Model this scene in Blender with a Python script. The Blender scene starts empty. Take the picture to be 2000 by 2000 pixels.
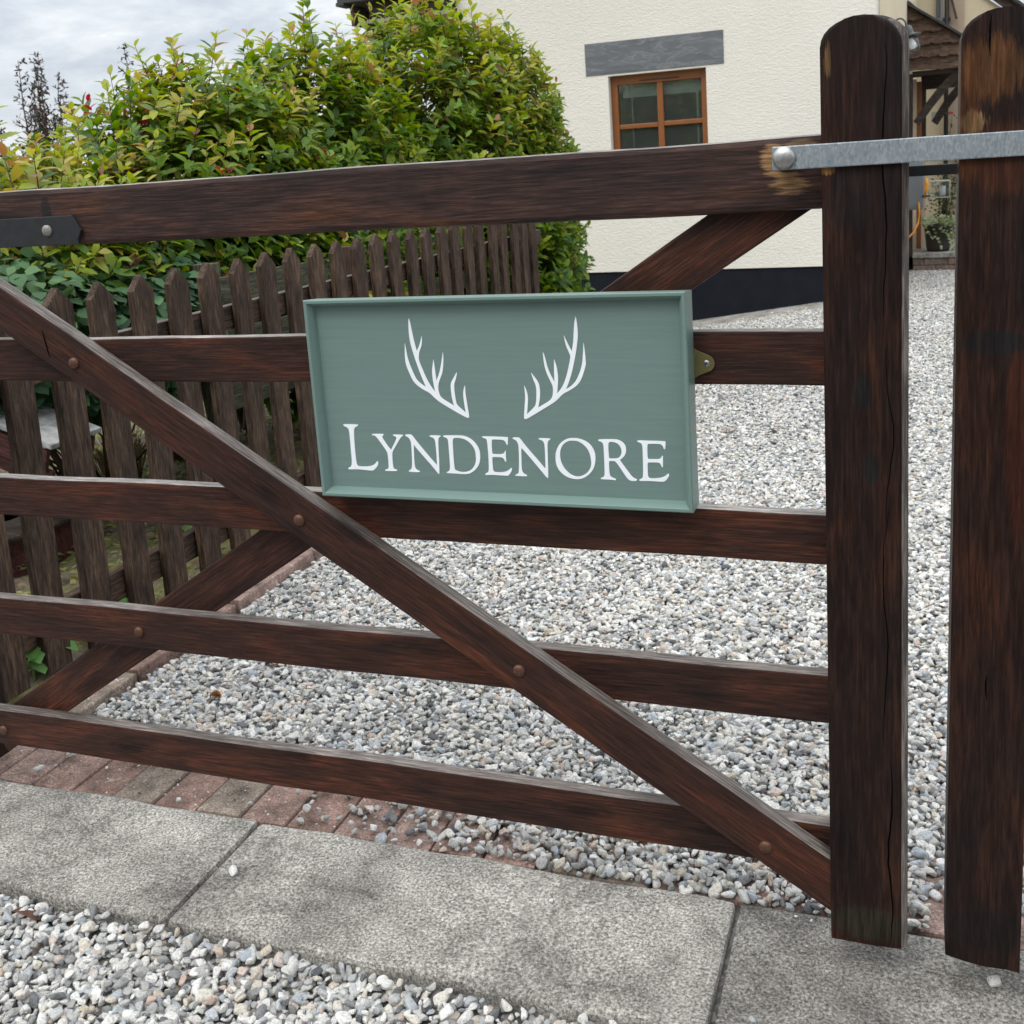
import bpy, bmesh, math, random
import numpy as np
from mathutils import Vector, Matrix, Euler

S = bpy.context.scene
C = S.collection
R = math.radians
rng = np.random.default_rng(7)
random.seed(7)

# ------------------------------------------------------------------ camera
cam = bpy.data.cameras.new('camera')
cam.sensor_width = 36.0
cam.lens = 38.46
cam.shift_y = -0.1353
cam.clip_start = 0.05
cam.clip_end = 500.0
cam.dof.use_dof = True
cam.dof.focus_distance = 1.6
cam.dof.aperture_fstop = 20.0
camo = bpy.data.objects.new('camera', cam)
C.objects.link(camo)
camo.matrix_world = Matrix(((0.938458, -0.002785, 0.345382, 0.0),
                            (0.339098, 0.197474, -0.919791, 0.0),
                            (-0.065642, 0.980304, 0.186266, 1.2),
                            (0, 0, 0, 1)))
S.camera = camo

# ------------------------------------------------------------------ light
S.view_settings.view_transform = 'Standard'
S.view_settings.look = 'None'
S.view_settings.gamma = 1.0
S.view_settings.exposure = 0.0
SUN_EL, SUN_AZ = R(52), R(205)        # azimuth clockwise from +Y
w = bpy.data.worlds.new('World')
S.world = w
w.use_nodes = True


def N(nt, typ, **kw):
    n = nt.nodes.new(typ)
    for k, v in kw.items():
        if k.startswith('i_'):
            n.inputs[k[2:].replace('_', ' ')].default_value = v
        elif k.startswith('n_'):
            n.inputs[int(k[2:])].default_value = v
        else:
            setattr(n, k, v)
    return n


def ramp(nt, stops, interp='LINEAR'):
    n = nt.nodes.new('ShaderNodeValToRGB')
    cr = n.color_ramp
    cr.interpolation = interp
    while len(cr.elements) < len(stops):
        cr.elements.new(0.5)
    for e, (p, c) in zip(cr.elements, stops):
        e.position = p
        e.color = (c[0], c[1], c[2], 1) if not isinstance(c, (int, float)) else (c, c, c, 1)
    return n


nt = w.node_tree
bg = nt.nodes['Background']
bg.inputs['Strength'].default_value = 0.1
sky = N(nt, 'ShaderNodeTexSky', sky_type='NISHITA', sun_disc=False)
sky.sun_elevation = SUN_EL
sky.sun_rotation = SUN_AZ
tc = N(nt, 'ShaderNodeTexCoord')
mp = N(nt, 'ShaderNodeMapping')
mp.inputs['Scale'].default_value = (1.6, 1.6, 4.5)
nt.links.new(tc.outputs['Generated'], mp.inputs['Vector'])
cn = N(nt, 'ShaderNodeTexNoise', i_Scale=3.6, i_Detail=8.0, i_Roughness=0.62, i_Distortion=0.35)
nt.links.new(mp.outputs['Vector'], cn.inputs['Vector'])
# overcast dome: brighter towards the zenith
sep = N(nt, 'ShaderNodeSeparateXYZ')
nt.links.new(tc.outputs['Generated'], sep.inputs['Vector'])
zen = ramp(nt, [(0.0, 0.29), (0.25, 0.35), (1.0, 1.0)])
nt.links.new(sep.outputs['Z'], zen.inputs['Fac'])
cl = ramp(nt, [(0.36, (6.0, 6.6, 7.4)), (0.47, (7.5, 8.0, 8.6)), (0.55, (9.0, 9.3, 9.6)), (0.64, (13.0, 12.9, 12.7))])
nt.links.new(cn.outputs['Fac'], cl.inputs['Fac'])
mulz = N(nt, 'ShaderNodeMix', data_type='RGBA', blend_type='MULTIPLY')
mulz.inputs['Factor'].default_value = 1.0
nt.links.new(cl.outputs['Color'], mulz.inputs['A'])
sc3 = N(nt, 'ShaderNodeVectorMath', operation='SCALE')
sc3.inputs['Scale'].default_value = 3.35
nt.links.new(zen.outputs['Color'], sc3.inputs[0])
nt.links.new(sc3.outputs['Vector'], mulz.inputs['B'])
mixs = N(nt, 'ShaderNodeMix', data_type='RGBA')
mixs.inputs['Factor'].default_value = 0.9
nt.links.new(sky.outputs['Color'], mixs.inputs['A'])
nt.links.new(mulz.outputs['Result'], mixs.inputs['B'])
nt.links.new(mixs.outputs['Result'], bg.inputs['Color'])

sun = bpy.data.lights.new('sun', 'SUN')
sun.energy = 1.3
sun.angle = R(22)
sun.color = (1.0, 0.95, 0.87)
suno = bpy.data.objects.new('sun', sun)
C.objects.link(suno)
sd = Vector((math.sin(SUN_AZ) * math.cos(SUN_EL), math.cos(SUN_AZ) * math.cos(SUN_EL), math.sin(SUN_EL)))
suno.rotation_euler = (-sd).to_track_quat('-Z', 'Y').to_euler()
suno.location = (0, 0, 20)

# ------------------------------------------------------------------ helpers
MATS = {}


def new_mat(name, rough=0.6, spec=0.5, metal=0.0):
    m = bpy.data.materials.new(name)
    m.use_nodes = True
    b = m.node_tree.nodes['Principled BSDF']
    b.inputs['Roughness'].default_value = rough
    b.inputs['Specular IOR Level'].default_value = spec
    b.inputs['Metallic'].default_value = metal
    MATS[name] = m
    return m, m.node_tree, b


def flat_mat(name, col, rough=0.6, spec=0.5, metal=0.0, noise=0.0, scale=20.0, bump=0.0):
    m, nt, b = new_mat(name, rough, spec, metal)
    if noise or bump:
        t = N(nt, 'ShaderNodeTexCoord')
        n = N(nt, 'ShaderNodeTexNoise', i_Scale=scale, i_Detail=6.0, i_Roughness=0.65)
        nt.links.new(t.outputs['Object'], n.inputs['Vector'])
        lo = tuple(c * (1 - noise) for c in col)
        hi = tuple(min(1, c * (1 + noise)) for c in col)
        r = ramp(nt, [(0.3, lo), (0.7, hi)])
        nt.links.new(n.outputs['Fac'], r.inputs['Fac'])
        nt.links.new(r.outputs['Color'], b.inputs['Base Color'])
        if bump:
            bp = N(nt, 'ShaderNodeBump', i_Strength=0.6, i_Distance=bump)
            nt.links.new(n.outputs['Fac'], bp.inputs['Height'])
            nt.links.new(bp.outputs['Normal'], b.inputs['Normal'])
    else:
        b.inputs['Base Color'].default_value = (*col, 1)
    return m


def wood_mat(name, dark, mid, light, hot=0.62, rough=0.5, fine=260.0, bump=0.0006, patch=None, spec=0.4, scuffs=(), contrast=1.0):
    """Stained timber, grain along the object's local X."""
    m, nt, b = new_mat(name, rough, spec)
    L = nt.links.new
    t = N(nt, 'ShaderNodeTexCoord')
    oi = N(nt, 'ShaderNodeObjectInfo')
    off = N(nt, 'ShaderNodeVectorMath', operation='SCALE')
    off.inputs[0].default_value = (13.7, 7.3, 9.1)
    L(oi.outputs['Random'], off.inputs['Scale'])
    add = N(nt, 'ShaderNodeVectorMath', operation='ADD')
    L(t.outputs['Object'], add.inputs[0])
    L(off.outputs['Vector'], add.inputs[1])
    # large blotches of stain
    m1 = N(nt, 'ShaderNodeMapping')
    m1.inputs['Scale'].default_value = (3.4, 11.0, 15.0)
    L(add.outputs['Vector'], m1.inputs['Vector'])
    n1 = N(nt, 'ShaderNodeTexNoise', i_Scale=1.0, i_Detail=6.0, i_Roughness=0.6, i_Distortion=0.9)
    L(m1.outputs['Vector'], n1.inputs['Vector'])
    r1 = ramp(nt, [(0.28, dark), (0.52, mid), (hot + 0.12, light)])
    L(n1.outputs['Fac'], r1.inputs['Fac'])
    # fine grain
    m2 = N(nt, 'ShaderNodeMapping')
    m2.inputs['Scale'].default_value = (17.0, fine, fine)
    L(add.outputs['Vector'], m2.inputs['Vector'])
    n2 = N(nt, 'ShaderNodeTexNoise', i_Scale=1.0, i_Detail=5.0, i_Roughness=0.7, i_Distortion=0.25)
    L(m2.outputs['Vector'], n2.inputs['Vector'])
    g = ramp(nt, [(0.34, 0.95 - 0.62 * contrast), (0.5, 0.95), (0.66, 0.95 + 1.05 * contrast)])
    L(n2.outputs['Fac'], g.inputs['Fac'])
    mul = N(nt, 'ShaderNodeMix', data_type='RGBA', blend_type='MULTIPLY')
    mul.inputs['Factor'].default_value = 1.0
    L(r1.outputs['Color'], mul.inputs['A'])
    L(g.outputs['Color'], mul.inputs['B'])
    col = mul.outputs['Result']
    # knots and rings
    m3 = N(nt, 'ShaderNodeMapping')
    m3.inputs['Scale'].default_value = (3.4, 12.0, 12.0)
    L(add.outputs['Vector'], m3.inputs['Vector'])
    v = N(nt, 'ShaderNodeTexVoronoi', i_Scale=1.0)
    L(m3.outputs['Vector'], v.inputs['Vector'])
    kr = ramp(nt, [(0.07, 0.22), (0.12, 0.7), (0.155, 0.55), (0.20, 1.0)])
    L(v.outputs['Distance'], kr.inputs['Fac'])
    mk = N(nt, 'ShaderNodeMix', data_type='RGBA', blend_type='MULTIPLY')
    mk.inputs['Factor'].default_value = 0.8
    L(col, mk.inputs['A'])
    L(kr.outputs['Color'], mk.inputs['B'])
    col = mk.outputs['Result']
    if patch:   # stain worn through to bare timber in patches
        pcol, thr = patch
        m4 = N(nt, 'ShaderNodeMapping')
        m4.inputs['Scale'].default_value = (9.0, 26.0, 26.0)
        L(add.outputs['Vector'], m4.inputs['Vector'])
        n4 = N(nt, 'ShaderNodeTexNoise', i_Scale=1.0, i_Detail=6.0, i_Roughness=0.7)
        L(m4.outputs['Vector'], n4.inputs['Vector'])
        pr = ramp(nt, [(thr, 0.0), (thr + 0.07, 1.0)])
        L(n4.outputs['Fac'], pr.inputs['Fac'])
        pm = N(nt, 'ShaderNodeMath', operation='MULTIPLY')
        L(pr.outputs['Color'], pm.inputs[0])
        L(g.outputs['Color'], pm.inputs[1])
        mx = N(nt, 'ShaderNodeMix', data_type='RGBA')
        L(pm.outputs[0], mx.inputs['Factor'])
        L(col, mx.inputs['A'])
        mx.inputs['B'].default_value = (*pcol, 1)
        mx.clamp_factor = True
        col = mx.outputs['Result']
    for c, s, pcol, amp, strength in scuffs:   # worn spots and knots at places of their own
        sb = N(nt, 'ShaderNodeVectorMath', operation='SUBTRACT')
        L(t.outputs['Object'], sb.inputs[0])
        sb.inputs[1].default_value = c
        dv = N(nt, 'ShaderNodeVectorMath', operation='DIVIDE')
        L(sb.outputs['Vector'], dv.inputs[0])
        dv.inputs[1].default_value = s
        le = N(nt, 'ShaderNodeVectorMath', operation='LENGTH')
        L(dv.outputs['Vector'], le.inputs[0])
        mm = N(nt, 'ShaderNodeMapping')
        mm.inputs['Scale'].default_value = (16, 210, 210)
        L(t.outputs['Object'], mm.inputs['Vector'])
        nn = N(nt, 'ShaderNodeTexNoise', i_Scale=1.0, i_Detail=6.0, i_Roughness=0.7)
        L(mm.outputs['Vector'], nn.inputs['Vector'])
        ma = N(nt, 'ShaderNodeMath', operation='MULTIPLY_ADD')
        L(nn.outputs['Fac'], ma.inputs[0])
        ma.inputs[1].default_value = amp
        ma.inputs[2].default_value = 1.0 - amp * 0.5
        mi = N(nt, 'ShaderNodeMath', operation='SUBTRACT')
        L(ma.outputs[0], mi.inputs[0])
        L(le.outputs['Value'], mi.inputs[1])
        rs = ramp(nt, [(0.0, 0.0), (0.30, strength)])
        L(mi.outputs[0], rs.inputs['Fac'])
        mx = N(nt, 'ShaderNodeMix', data_type='RGBA')
        L(rs.outputs['Color'], mx.inputs['Factor'])
        L(col, mx.inputs['A'])
        gm_ = N(nt, 'ShaderNodeMix', data_type='RGBA', blend_type='MULTIPLY')
        gm_.inputs['Factor'].default_value = 0.8
        gm_.inputs['A'].default_value = (*pcol, 1)
        L(g.outputs['Color'], gm_.inputs['B'])
        L(gm_.outputs['Result'], mx.inputs['B'])
        col = mx.outputs['Result']
    L(col, b.inputs['Base Color'])
    rr = ramp(nt, [(0.3, min(1, rough + 0.15)), (0.7, max(0.05, rough - 0.1))])
    L(n1.outputs['Fac'], rr.inputs['Fac'])
    L(rr.outputs['Color'], b.inputs['Roughness'])
    bp = N(nt, 'ShaderNodeBump', i_Strength=0.7, i_Distance=bump)
    L(n2.outputs['Fac'], bp.inputs['Height'])
    L(bp.outputs['Normal'], b.inputs['Normal'])
    return m


def tag(o, label=None, cat=None, group=None, kind=None):
    if label: o['label'] = label
    if cat: o['category'] = cat
    if group: o['group'] = group
    if kind: o['kind'] = kind
    return o


def thing(name, label, cat, loc=(0, 0, 0), group=None, rz=0.0):
    o = bpy.data.objects.new(name, None)
    o.empty_display_size = 0.1
    C.objects.link(o)
    o.location = loc
    o.rotation_euler = (0, 0, rz)
    return tag(o, label, cat, group)


def world_of(o):
    m = Matrix.Translation(o.location) @ o.rotation_euler.to_matrix().to_4x4()
    return (world_of(o.parent) @ m) if o.parent else m


def put(name, me, mats, parent=None, mw=None, smooth=False):
    """Link mesh data as an object whose world matrix is mw."""
    if isinstance(me, bmesh.types.BMesh):
        d = bpy.data.meshes.new(name)
        bmesh.ops.recalc_face_normals(me, faces=me.faces)
        me.to_mesh(d)
        me.free()
        me = d
    for m in (mats if isinstance(mats, (list, tuple)) else [mats]):
        me.materials.append(MATS[m] if isinstance(m, str) else m)
    o = bpy.data.objects.new(name, me)
    C.objects.link(o)
    mw = mw or Matrix.Identity(4)
    if parent:
        o.parent = parent
        loc = world_of(parent).inverted() @ mw
    else:
        loc = mw
    o.location = loc.to_translation()
    o.rotation_euler = loc.to_euler()
    if smooth:
        me.polygons.foreach_set('use_smooth', [True] * len(me.polygons))
    return o


def bm_box(bm, lo, hi, mat=0, bevel=0.0):
    lo, hi = Vector(lo), Vector(hi)
    r = bmesh.ops.create_cube(bm, size=1.0)
    vs = r['verts']
    for v in vs:
        v.co = Vector((lo[i] + (v.co[i] + 0.5) * (hi[i] - lo[i]) for i in range(3)))
    fs = set(f for v in vs for f in v.link_faces)
    for f in fs: f.material_index = mat
    if bevel:
        es = set(e for v in vs for e in v.link_edges)
        r = bmesh.ops.bevel(bm, geom=list(es), offset=bevel, segments=2, affect='EDGES', profile=0.6)
        for f in r['faces']: f.material_index = mat
    return bm


def box(name, lo, hi, mat, parent=None, bevel=0.003, label=None):
    c = (Vector(lo) + Vector(hi)) / 2
    bm = bmesh.new()
    bm_box(bm, Vector(lo) - c, Vector(hi) - c, bevel=bevel)
    o = put(name, bm, mat, parent, (world_of(parent) if parent and parent.get('local') else Matrix.Identity(4)) @ Matrix.Translation(c))
    if label: o['label'] = label
    return o


def board(name, p0, p1, width, thick, mat, parent=None, bevel=0.003, topmat=None, up=(0, 0, 1), wobble=0.0, nseg=1):
    """Timber from p0 to p1; width along `up` (in its plane), thickness across."""
    p0, p1 = Vector(p0), Vector(p1)
    x = (p1 - p0)
    ln = x.length
    x.normalize()
    y = Vector(up).cross(x).normalized()
    z = x.cross(y)
    bm = bmesh.new()
    bm_box(bm, (-ln / 2, -thick / 2, -width / 2), (ln / 2, thick / 2, width / 2), bevel=bevel)
    if nseg > 1:
        for k in range(1, nseg):
            px = -ln / 2 + ln * k / nseg
            g = bm.verts[:] + bm.edges[:] + bm.faces[:]
            bmesh.ops.bisect_plane(bm, geom=g, plane_co=(px, 0, 0), plane_no=(1, 0, 0))
        for v in bm.verts:
            k = v.co.x * 5 + p0.x * 3 + p0.z * 11
            v.co.z += wobble * (math.sin(k * 1.7) + 0.6 * math.sin(k * 3.9 + 1)) * (1 if v.co.z > 0 else 0.8)
            v.co.y += wobble * 0.6 * math.sin(k * 2.3 + 2)
    mats = [mat]
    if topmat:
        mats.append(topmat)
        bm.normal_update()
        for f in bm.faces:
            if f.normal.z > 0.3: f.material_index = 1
    m = Matrix((x, y, z)).transposed().to_4x4()
    m.translation = (p0 + p1) / 2
    return put(name, bm, mats, parent, m)


def prism(name, pts, y0, y1, mat, parent=None, bevel=0.0, origin=None, vertical=False, chamfer=None):
    """Outline in the XZ plane pushed from y0 to y1.  vertical: local X runs up."""
    ox, oz = origin or (sum(p[0] for p in pts) / len(pts), sum(p[1] for p in pts) / len(pts))
    yc = (y0 + y1) / 2
    bm = bmesh.new()
    a = [bm.verts.new((p[0] - ox, y0 - yc, p[1] - oz)) for p in pts]
    b = [bm.verts.new((p[0] - ox, y1 - yc, p[1] - oz)) for p in pts]
    n = len(pts)
    fa = bm.faces.new(a)
    fb = bm.faces.new(list(reversed(b)))
    if chamfer:      # broad worn arris up the right-hand front edge, pale with painted sky sheen
        x0_, x1_ = min(p[0] for p in pts), max(p[0] for p in pts)
        xc_, zs_ = (x0_ + x1_) / 2, max(p[1] for p in pts) - 0.036
        c = [bm.verts.new((p[0] - ox, y0 - yc + chamfer * 0.9, p[1] - oz)) for p in pts]
        for v, p in zip(a, pts):
            t = max(0.0, (p[0] - xc_) / (x1_ - xc_))
            v.co.x -= chamfer * min(1.0, t * 1.15)
            if p[1] > zs_: v.co.z -= chamfer * 0.45 * t
        for i in range(n):
            k = (i + 1) % n
            f = bm.faces.new((a[i], c[i], c[k], a[k]))
            if min(pts[i][0], pts[k][0]) > xc_ + 0.5 * (x1_ - xc_) and pts[i][1] > 0.06: f.material_index = 1
            bm.faces.new((c[i], b[i], b[k], c[k]))
    else:
        for i in range(n):
            bm.faces.new((a[i], b[i], b[(i + 1) % n], a[(i + 1) % n]))
    es = list(fa.edges) + list(fb.edges)
    if bevel:
        bmesh.ops.bevel(bm, geom=es, offset=bevel, segments=2, affect='EDGES', profile=0.6)
    m = Matrix.Translation((ox, yc, oz))
    if vertical:
        q = Matrix.Rotation(R(-90), 4, 'Y')     # local X -> world Z
        bm.transform(q.inverted())
        m = m @ q
    return put(name, bm, mat, parent, m)


def lathe(bm, prof, seg=20, mat=0, m=None):
    """Profile [(r, z)] spun about Z."""
    rings = []
    for r, z in prof:
        if r < 1e-6:
            rings.append([bm.verts.new((0, 0, z))])
        else:
            rings.append([bm.verts.new((r * math.cos(2 * math.pi * k / seg), r * math.sin(2 * math.pi * k / seg), z)) for k in range(seg)])
    vs = [v for q in rings for v in q]
    for a, b in zip(rings, rings[1:]):
        for k in range(seg):
            k2 = (k + 1) % seg
            if len(a) == 1 and len(b) == 1: continue
            if len(a) == 1: f = bm.faces.new((a[0], b[k], b[k2]))
            elif len(b) == 1: f = bm.faces.new((a[k], b[0], a[k2]))
            else: f = bm.faces.new((a[k], b[k], b[k2], a[k2]))
            f.material_index = mat
            f.smooth = True
    if m is not None: bmesh.ops.transform(bm, matrix=m, verts=vs)
    return vs


def tube(bm, pts, rad, seg=8, mat=0):
    pts = [Vector(p) for p in pts]
    n = len(pts)
    rads = [float(v) for v in rad] if isinstance(rad, (list, tuple)) else [float(rad)] * n
    rings = []
    for i, p in enumerate(pts):
        d = (pts[min(i + 1, n - 1)] - pts[max(i - 1, 0)]).normalized()
        a = d.cross(Vector((0, 0, 1)) if abs(d.z) < 0.95 else Vector((1, 0, 0))).normalized()
        b = d.cross(a)
        rings.append([bm.verts.new(p + rads[i] * (a * math.cos(2 * math.pi * k / seg) + b * math.sin(2 * math.pi * k / seg))) for k in range(seg)])
    for a, b in zip(rings, rings[1:]):
        for k in range(seg):
            f = bm.faces.new((a[k], a[(k + 1) % seg], b[(k + 1) % seg], b[k]))
            f.smooth = True
            f.material_index = mat
    for q in (rings[0], list(reversed(rings[-1]))):
        f = bm.faces.new(q)
        f.material_index = mat


def bolt(name, x, y, z, r, mat, parent, dome=0.45):
    """Domed bolt head facing -Y."""
    bm = bmesh.new()
    prof = [(r * 1.0, 0.0), (r, 0.0015)] + [(r * math.cos(t), 0.0015 + r * dome * math.sin(t)) for t in [R(18), R(36), R(54), R(72)]] + [(0, 0.0015 + r * dome)]
    lathe(bm, prof, 18)
    return put(name, bm, mat, parent, Matrix.Translation((x, y, z)) @ Matrix.Rotation(R(90), 4, 'X'))


def mesh_np(name, verts, faces_flat, loop_tot, cols=None):
    me = bpy.data.meshes.new(name)
    nv, nl, nf = len(verts), len(faces_flat), len(loop_tot)
    me.vertices.add(nv)
    me.vertices.foreach_set('co', np.asarray(verts, np.float32).ravel())
    me.loops.add(nl)
    me.loops.foreach_set('vertex_index', np.asarray(faces_flat, np.int32))
    me.polygons.add(nf)
    st = np.zeros(nf, np.int32)
    st[1:] = np.cumsum(loop_tot)[:-1]
    me.polygons.foreach_set('loop_start', st)
    me.polygons.foreach_set('loop_total', np.asarray(loop_tot, np.int32))
    if cols is not None:
        at = me.color_attributes.new('col', 'FLOAT_COLOR', 'POINT')
        c4 = np.ones((nv, 4), np.float32)
        c4[:, :3] = cols
        at.data.foreach_set('color', c4.ravel())
    me.update(calc_edges=True)
    me.validate()
    return me


def unit(a):
    return a / np.maximum(np.linalg.norm(a, axis=-1, keepdims=True), 1e-9)


def leaves_mesh(name, pos, dirs, nrm, ln, wd, cols, fold=0.25, curl=0.18, lobed=False):
    """Many leaves, each a folded, curved blade of 8 vertices."""
    n = len(pos)
    x = unit(dirs)
    y = unit(np.cross(nrm, x))
    z = np.cross(x, y)
    if lobed:
        prof = np.array([[0, 0, 0], [.30, .50, .6], [.28, 0, 0], [.30, -.50, .6], [.62, .40, .5], [.64, 0, 0], [.62, -.40, .5], [1, 0, 0]])
    else:
        prof = np.array([[0, 0, 0], [.34, .42, 1], [.32, 0, 0], [.34, -.42, 1], [.70, .40, 1], [.68, 0, 0], [.70, -.40, 1], [1, 0, 0]])
    P = np.zeros((n, 8, 3))
    for k in range(8):
        u, v, f = prof[k]
        zz = (f * fold * 0.42) * wd - curl * ln * (u ** 2)
        P[:, k] = pos + x * (u * ln)[:, None] + y * (v * wd)[:, None] + z * zz[:, None]
    tri = np.array([0, 2, 1, 0, 3, 2, 1, 2, 5, 4, 2, 3, 6, 5, 4, 5, 7, 5, 6, 7])
    tot = np.array([3, 3, 4, 4, 3, 3])
    F = (tri[None, :] + (np.arange(n) * 8)[:, None]).ravel()
    T = np.tile(tot, n)
    me = mesh_np(name, P.reshape(-1, 3), F, T, np.repeat(cols, 8, axis=0))
    me.polygons.foreach_set('use_smooth', [True] * len(me.polygons))
    return me


def ground_z(x, y):
    x = np.asarray(x, float)
    y = np.asarray(y, float)
    def sm(a, lo, hi):
        t = np.clip((a - lo) / (hi - lo), 0, 1)
        return t * t * (3 - 2 * t)
    z = -0.016 * np.clip(y - 3, 0, 12)
    z = z + 0.14 * np.clip(x + 1.0, -1.0, 0.3) * sm(y, 6, 9) * (1 - sm(y, 9.2, 11))
    z = z - 0.03 * (1 - sm(y, 1.22, 1.34))
    z = z + 0.05 * sm(-x, 1.86, 2.1) * sm(y, 1.5, 1.9)
    return z

# ------------------------------------------------------------------ materials
wood_mat('gate_wood', (0.014, 0.0070, 0.0056), (0.040, 0.0150, 0.0098), (0.095, 0.029, 0.0138), rough=0.48, fine=380, spec=0.25, bump=0.0010, contrast=0.85)
# top rail: stain rubbed away round the end of the steel loop
wood_mat('rail_wood', (0.016, 0.0098, 0.0088), (0.042, 0.0195, 0.0152), (0.084, 0.032, 0.0130), rough=0.55, fine=300, spec=0.28, bump=0.0012, contrast=0.95,
         scuffs=[((0.824, 0, 0.020), (0.017, 1, 0.024), (0.29, 0.165, 0.070), 1.9, 0.9), ((0.845, 0, -0.012), (0.028, 1, 0.016), (0.26, 0.15, 0.068), 2.4, 0.9), ((0.860, 0, 0.038), (0.022, 1, 0.007), (0.20, 0.12, 0.06), 2.2, 0.8), ((-0.385, 0, 0.01), (0.012, 1, 0.03), (0.009, 0.008, 0.008), 0.8, 0.8)])
wood_mat('post_wood', (0.0085, 0.0050, 0.0042), (0.0175, 0.0080, 0.0058), (0.038, 0.0145, 0.0085), rough=0.50, fine=260, spec=0.18, contrast=0.9,
         scuffs=[((0.182, 0, 0.004), (0.030, 1, 0.013), (0.010, 0.0095, 0.009), 0.7, 0.9), ((0.077, 0, -0.006), (0.026, 1, 0.012), (0.010, 0.0095, 0.009), 0.7, 0.9), ((0.60, 0, 0.044), (0.024, 1, 0.005), (0.15, 0.085, 0.036), 2.6, 0.6), ((0.468, 0, 0.045), (0.008, 1, 0.009), (0.24, 0.12, 0.04), 2.2, 0.9),
                 ((0.43, 0, 0.02), (0.05, 1, 0.03), (0.012, 0.009, 0.0085), 0.6, 0.7), ((-0.60, 0, 0.0), (0.03, 1, 0.06), (0.020, 0.0175, 0.0116), 0.8, 0.8)])
wood_mat('orange_wood', (0.009, 0.0058, 0.0052), (0.019, 0.0085, 0.0062), (0.040, 0.0145, 0.0075), rough=0.46, fine=260, spec=0.18, contrast=0.9,
         scuffs=[((0.575, 0, 0.010), (0.042, 1, 0.045), (0.105, 0.043, 0.015), 1.7, 0.7), ((0.515, 0, 0.03), (0.016, 1, 0.016), (0.26, 0.17, 0.08), 2.2, 0.8), ((0.50, 0, 0.036), (0.07, 1, 0.018), (0.080, 0.028, 0.010), 0.8, 0.6), ((0.47, 0, -0.01), (0.05, 1, 0.05), (0.070, 0.022, 0.009), 0.9, 0.5),
                 ((0.12, 0, -0.03), (0.16, 1, 0.022), (0.050, 0.013, 0.0065), 0.8, 0.6), ((0.245, 0, 0.0), (0.018, 1, 0.05), (0.010, 0.0095, 0.010), 0.9, 0.85), ((-0.58, 0, 0.0), (0.04, 1, 0.06), (0.010, 0.007, 0.006), 0.6, 0.8)])
flat_mat('crack_black', (0.004, 0.003, 0.003), rough=1.0, spec=0.0)
wood_mat('worn_skylit_top', (0.075, 0.060, 0.051), (0.125, 0.106, 0.094), (0.20, 0.175, 0.157), rough=0.7, fine=260)  # weathered grey, with sky reflection on tops and chamfer painted into the colour
wood_mat('skylit_top', (0.13, 0.115, 0.105), (0.20, 0.18, 0.165), (0.29, 0.265, 0.245), rough=0.7, fine=260)  # paler copy for the upper rails: sky sheen painted into their top faces
wood_mat('picket_wood', (0.024, 0.016, 0.0115), (0.052, 0.032, 0.021), (0.090, 0.056, 0.034), rough=0.8, fine=170, bump=0.0016, spec=0.25, contrast=1.05)
wood_mat('mossy_wood', (0.030, 0.032, 0.018), (0.060, 0.062, 0.036), (0.10, 0.095, 0.055), rough=0.9, fine=150, bump=0.001)
wood_mat('cladding_wood', (0.045, 0.025, 0.016), (0.085, 0.050, 0.032), (0.14, 0.085, 0.055), rough=0.75, fine=120, bump=0.001)
wood_mat('dark_beam', (0.018, 0.012, 0.009), (0.036, 0.024, 0.018), (0.060, 0.040, 0.029), rough=0.7, fine=120)
wood_mat('grey_post', (0.10, 0.095, 0.085), (0.17, 0.16, 0.145), (0.23, 0.22, 0.20), rough=0.85, fine=120)
flat_mat('window_wood', (0.235, 0.082, 0.022), rough=0.42, noise=0.10, scale=9)
wood_mat('red_wood', (0.035, 0.010, 0.009), (0.060, 0.016, 0.014), (0.085, 0.026, 0.022), rough=0.6, fine=140)
flat_mat('black_metal', (0.018, 0.019, 0.022), rough=0.42, spec=0.5, noise=0.3, scale=60, bump=0.0004)
flat_mat('steel_bolt', (0.42, 0.41, 0.40), rough=0.42, metal=0.9, noise=0.25, scale=160, bump=0.0006)
flat_mat('copper_bolt', (0.10, 0.045, 0.026), rough=0.5, metal=0.35, noise=0.35, scale=220, bump=0.0004)
flat_mat('grey_bolt', (0.25, 0.235, 0.21), rough=0.6, metal=0.4, noise=0.3, scale=220, bump=0.0004)
flat_mat('brass', (0.30, 0.26, 0.12), rough=0.34, metal=0.95, noise=0.12, scale=90)
flat_mat('black_pipe', (0.012, 0.013, 0.014), rough=0.35)
flat_mat('lamp_grey', (0.055, 0.062, 0.066), rough=0.4, noise=0.1)
flat_mat('reel_grey', (0.14, 0.16, 0.18), rough=0.45, noise=0.1, scale=8)
flat_mat('hose_orange', (0.62, 0.26, 0.02), rough=0.45)
flat_mat('pale_plastic', (0.42, 0.42, 0.38), rough=0.5)
flat_mat('pot_dark', (0.035, 0.028, 0.025), rough=0.55, noise=0.2, scale=14)
flat_mat('felt_grey', (0.34, 0.34, 0.33), rough=0.92, noise=0.45, scale=26, bump=0.002)
flat_mat('slate_dark', (0.05, 0.052, 0.055), rough=0.8, noise=0.2, scale=20)
flat_mat('white_blind', (0.78, 0.82, 0.80), rough=0.8)
flat_mat('room_dark', (0.70, 0.70, 0.67), rough=0.9)
flat_mat('soffit', (0.36, 0.31, 0.26), rough=0.8, noise=0.08, scale=6)
flat_mat('lead', (0.30, 0.31, 0.32), rough=0.55, noise=0.15, scale=12)
flat_mat('flower_pink', (0.62, 0.09, 0.13), rough=0.6)
flat_mat('stem', (0.075, 0.045, 0.030), rough=0.8, noise=0.3, scale=40)
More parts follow.
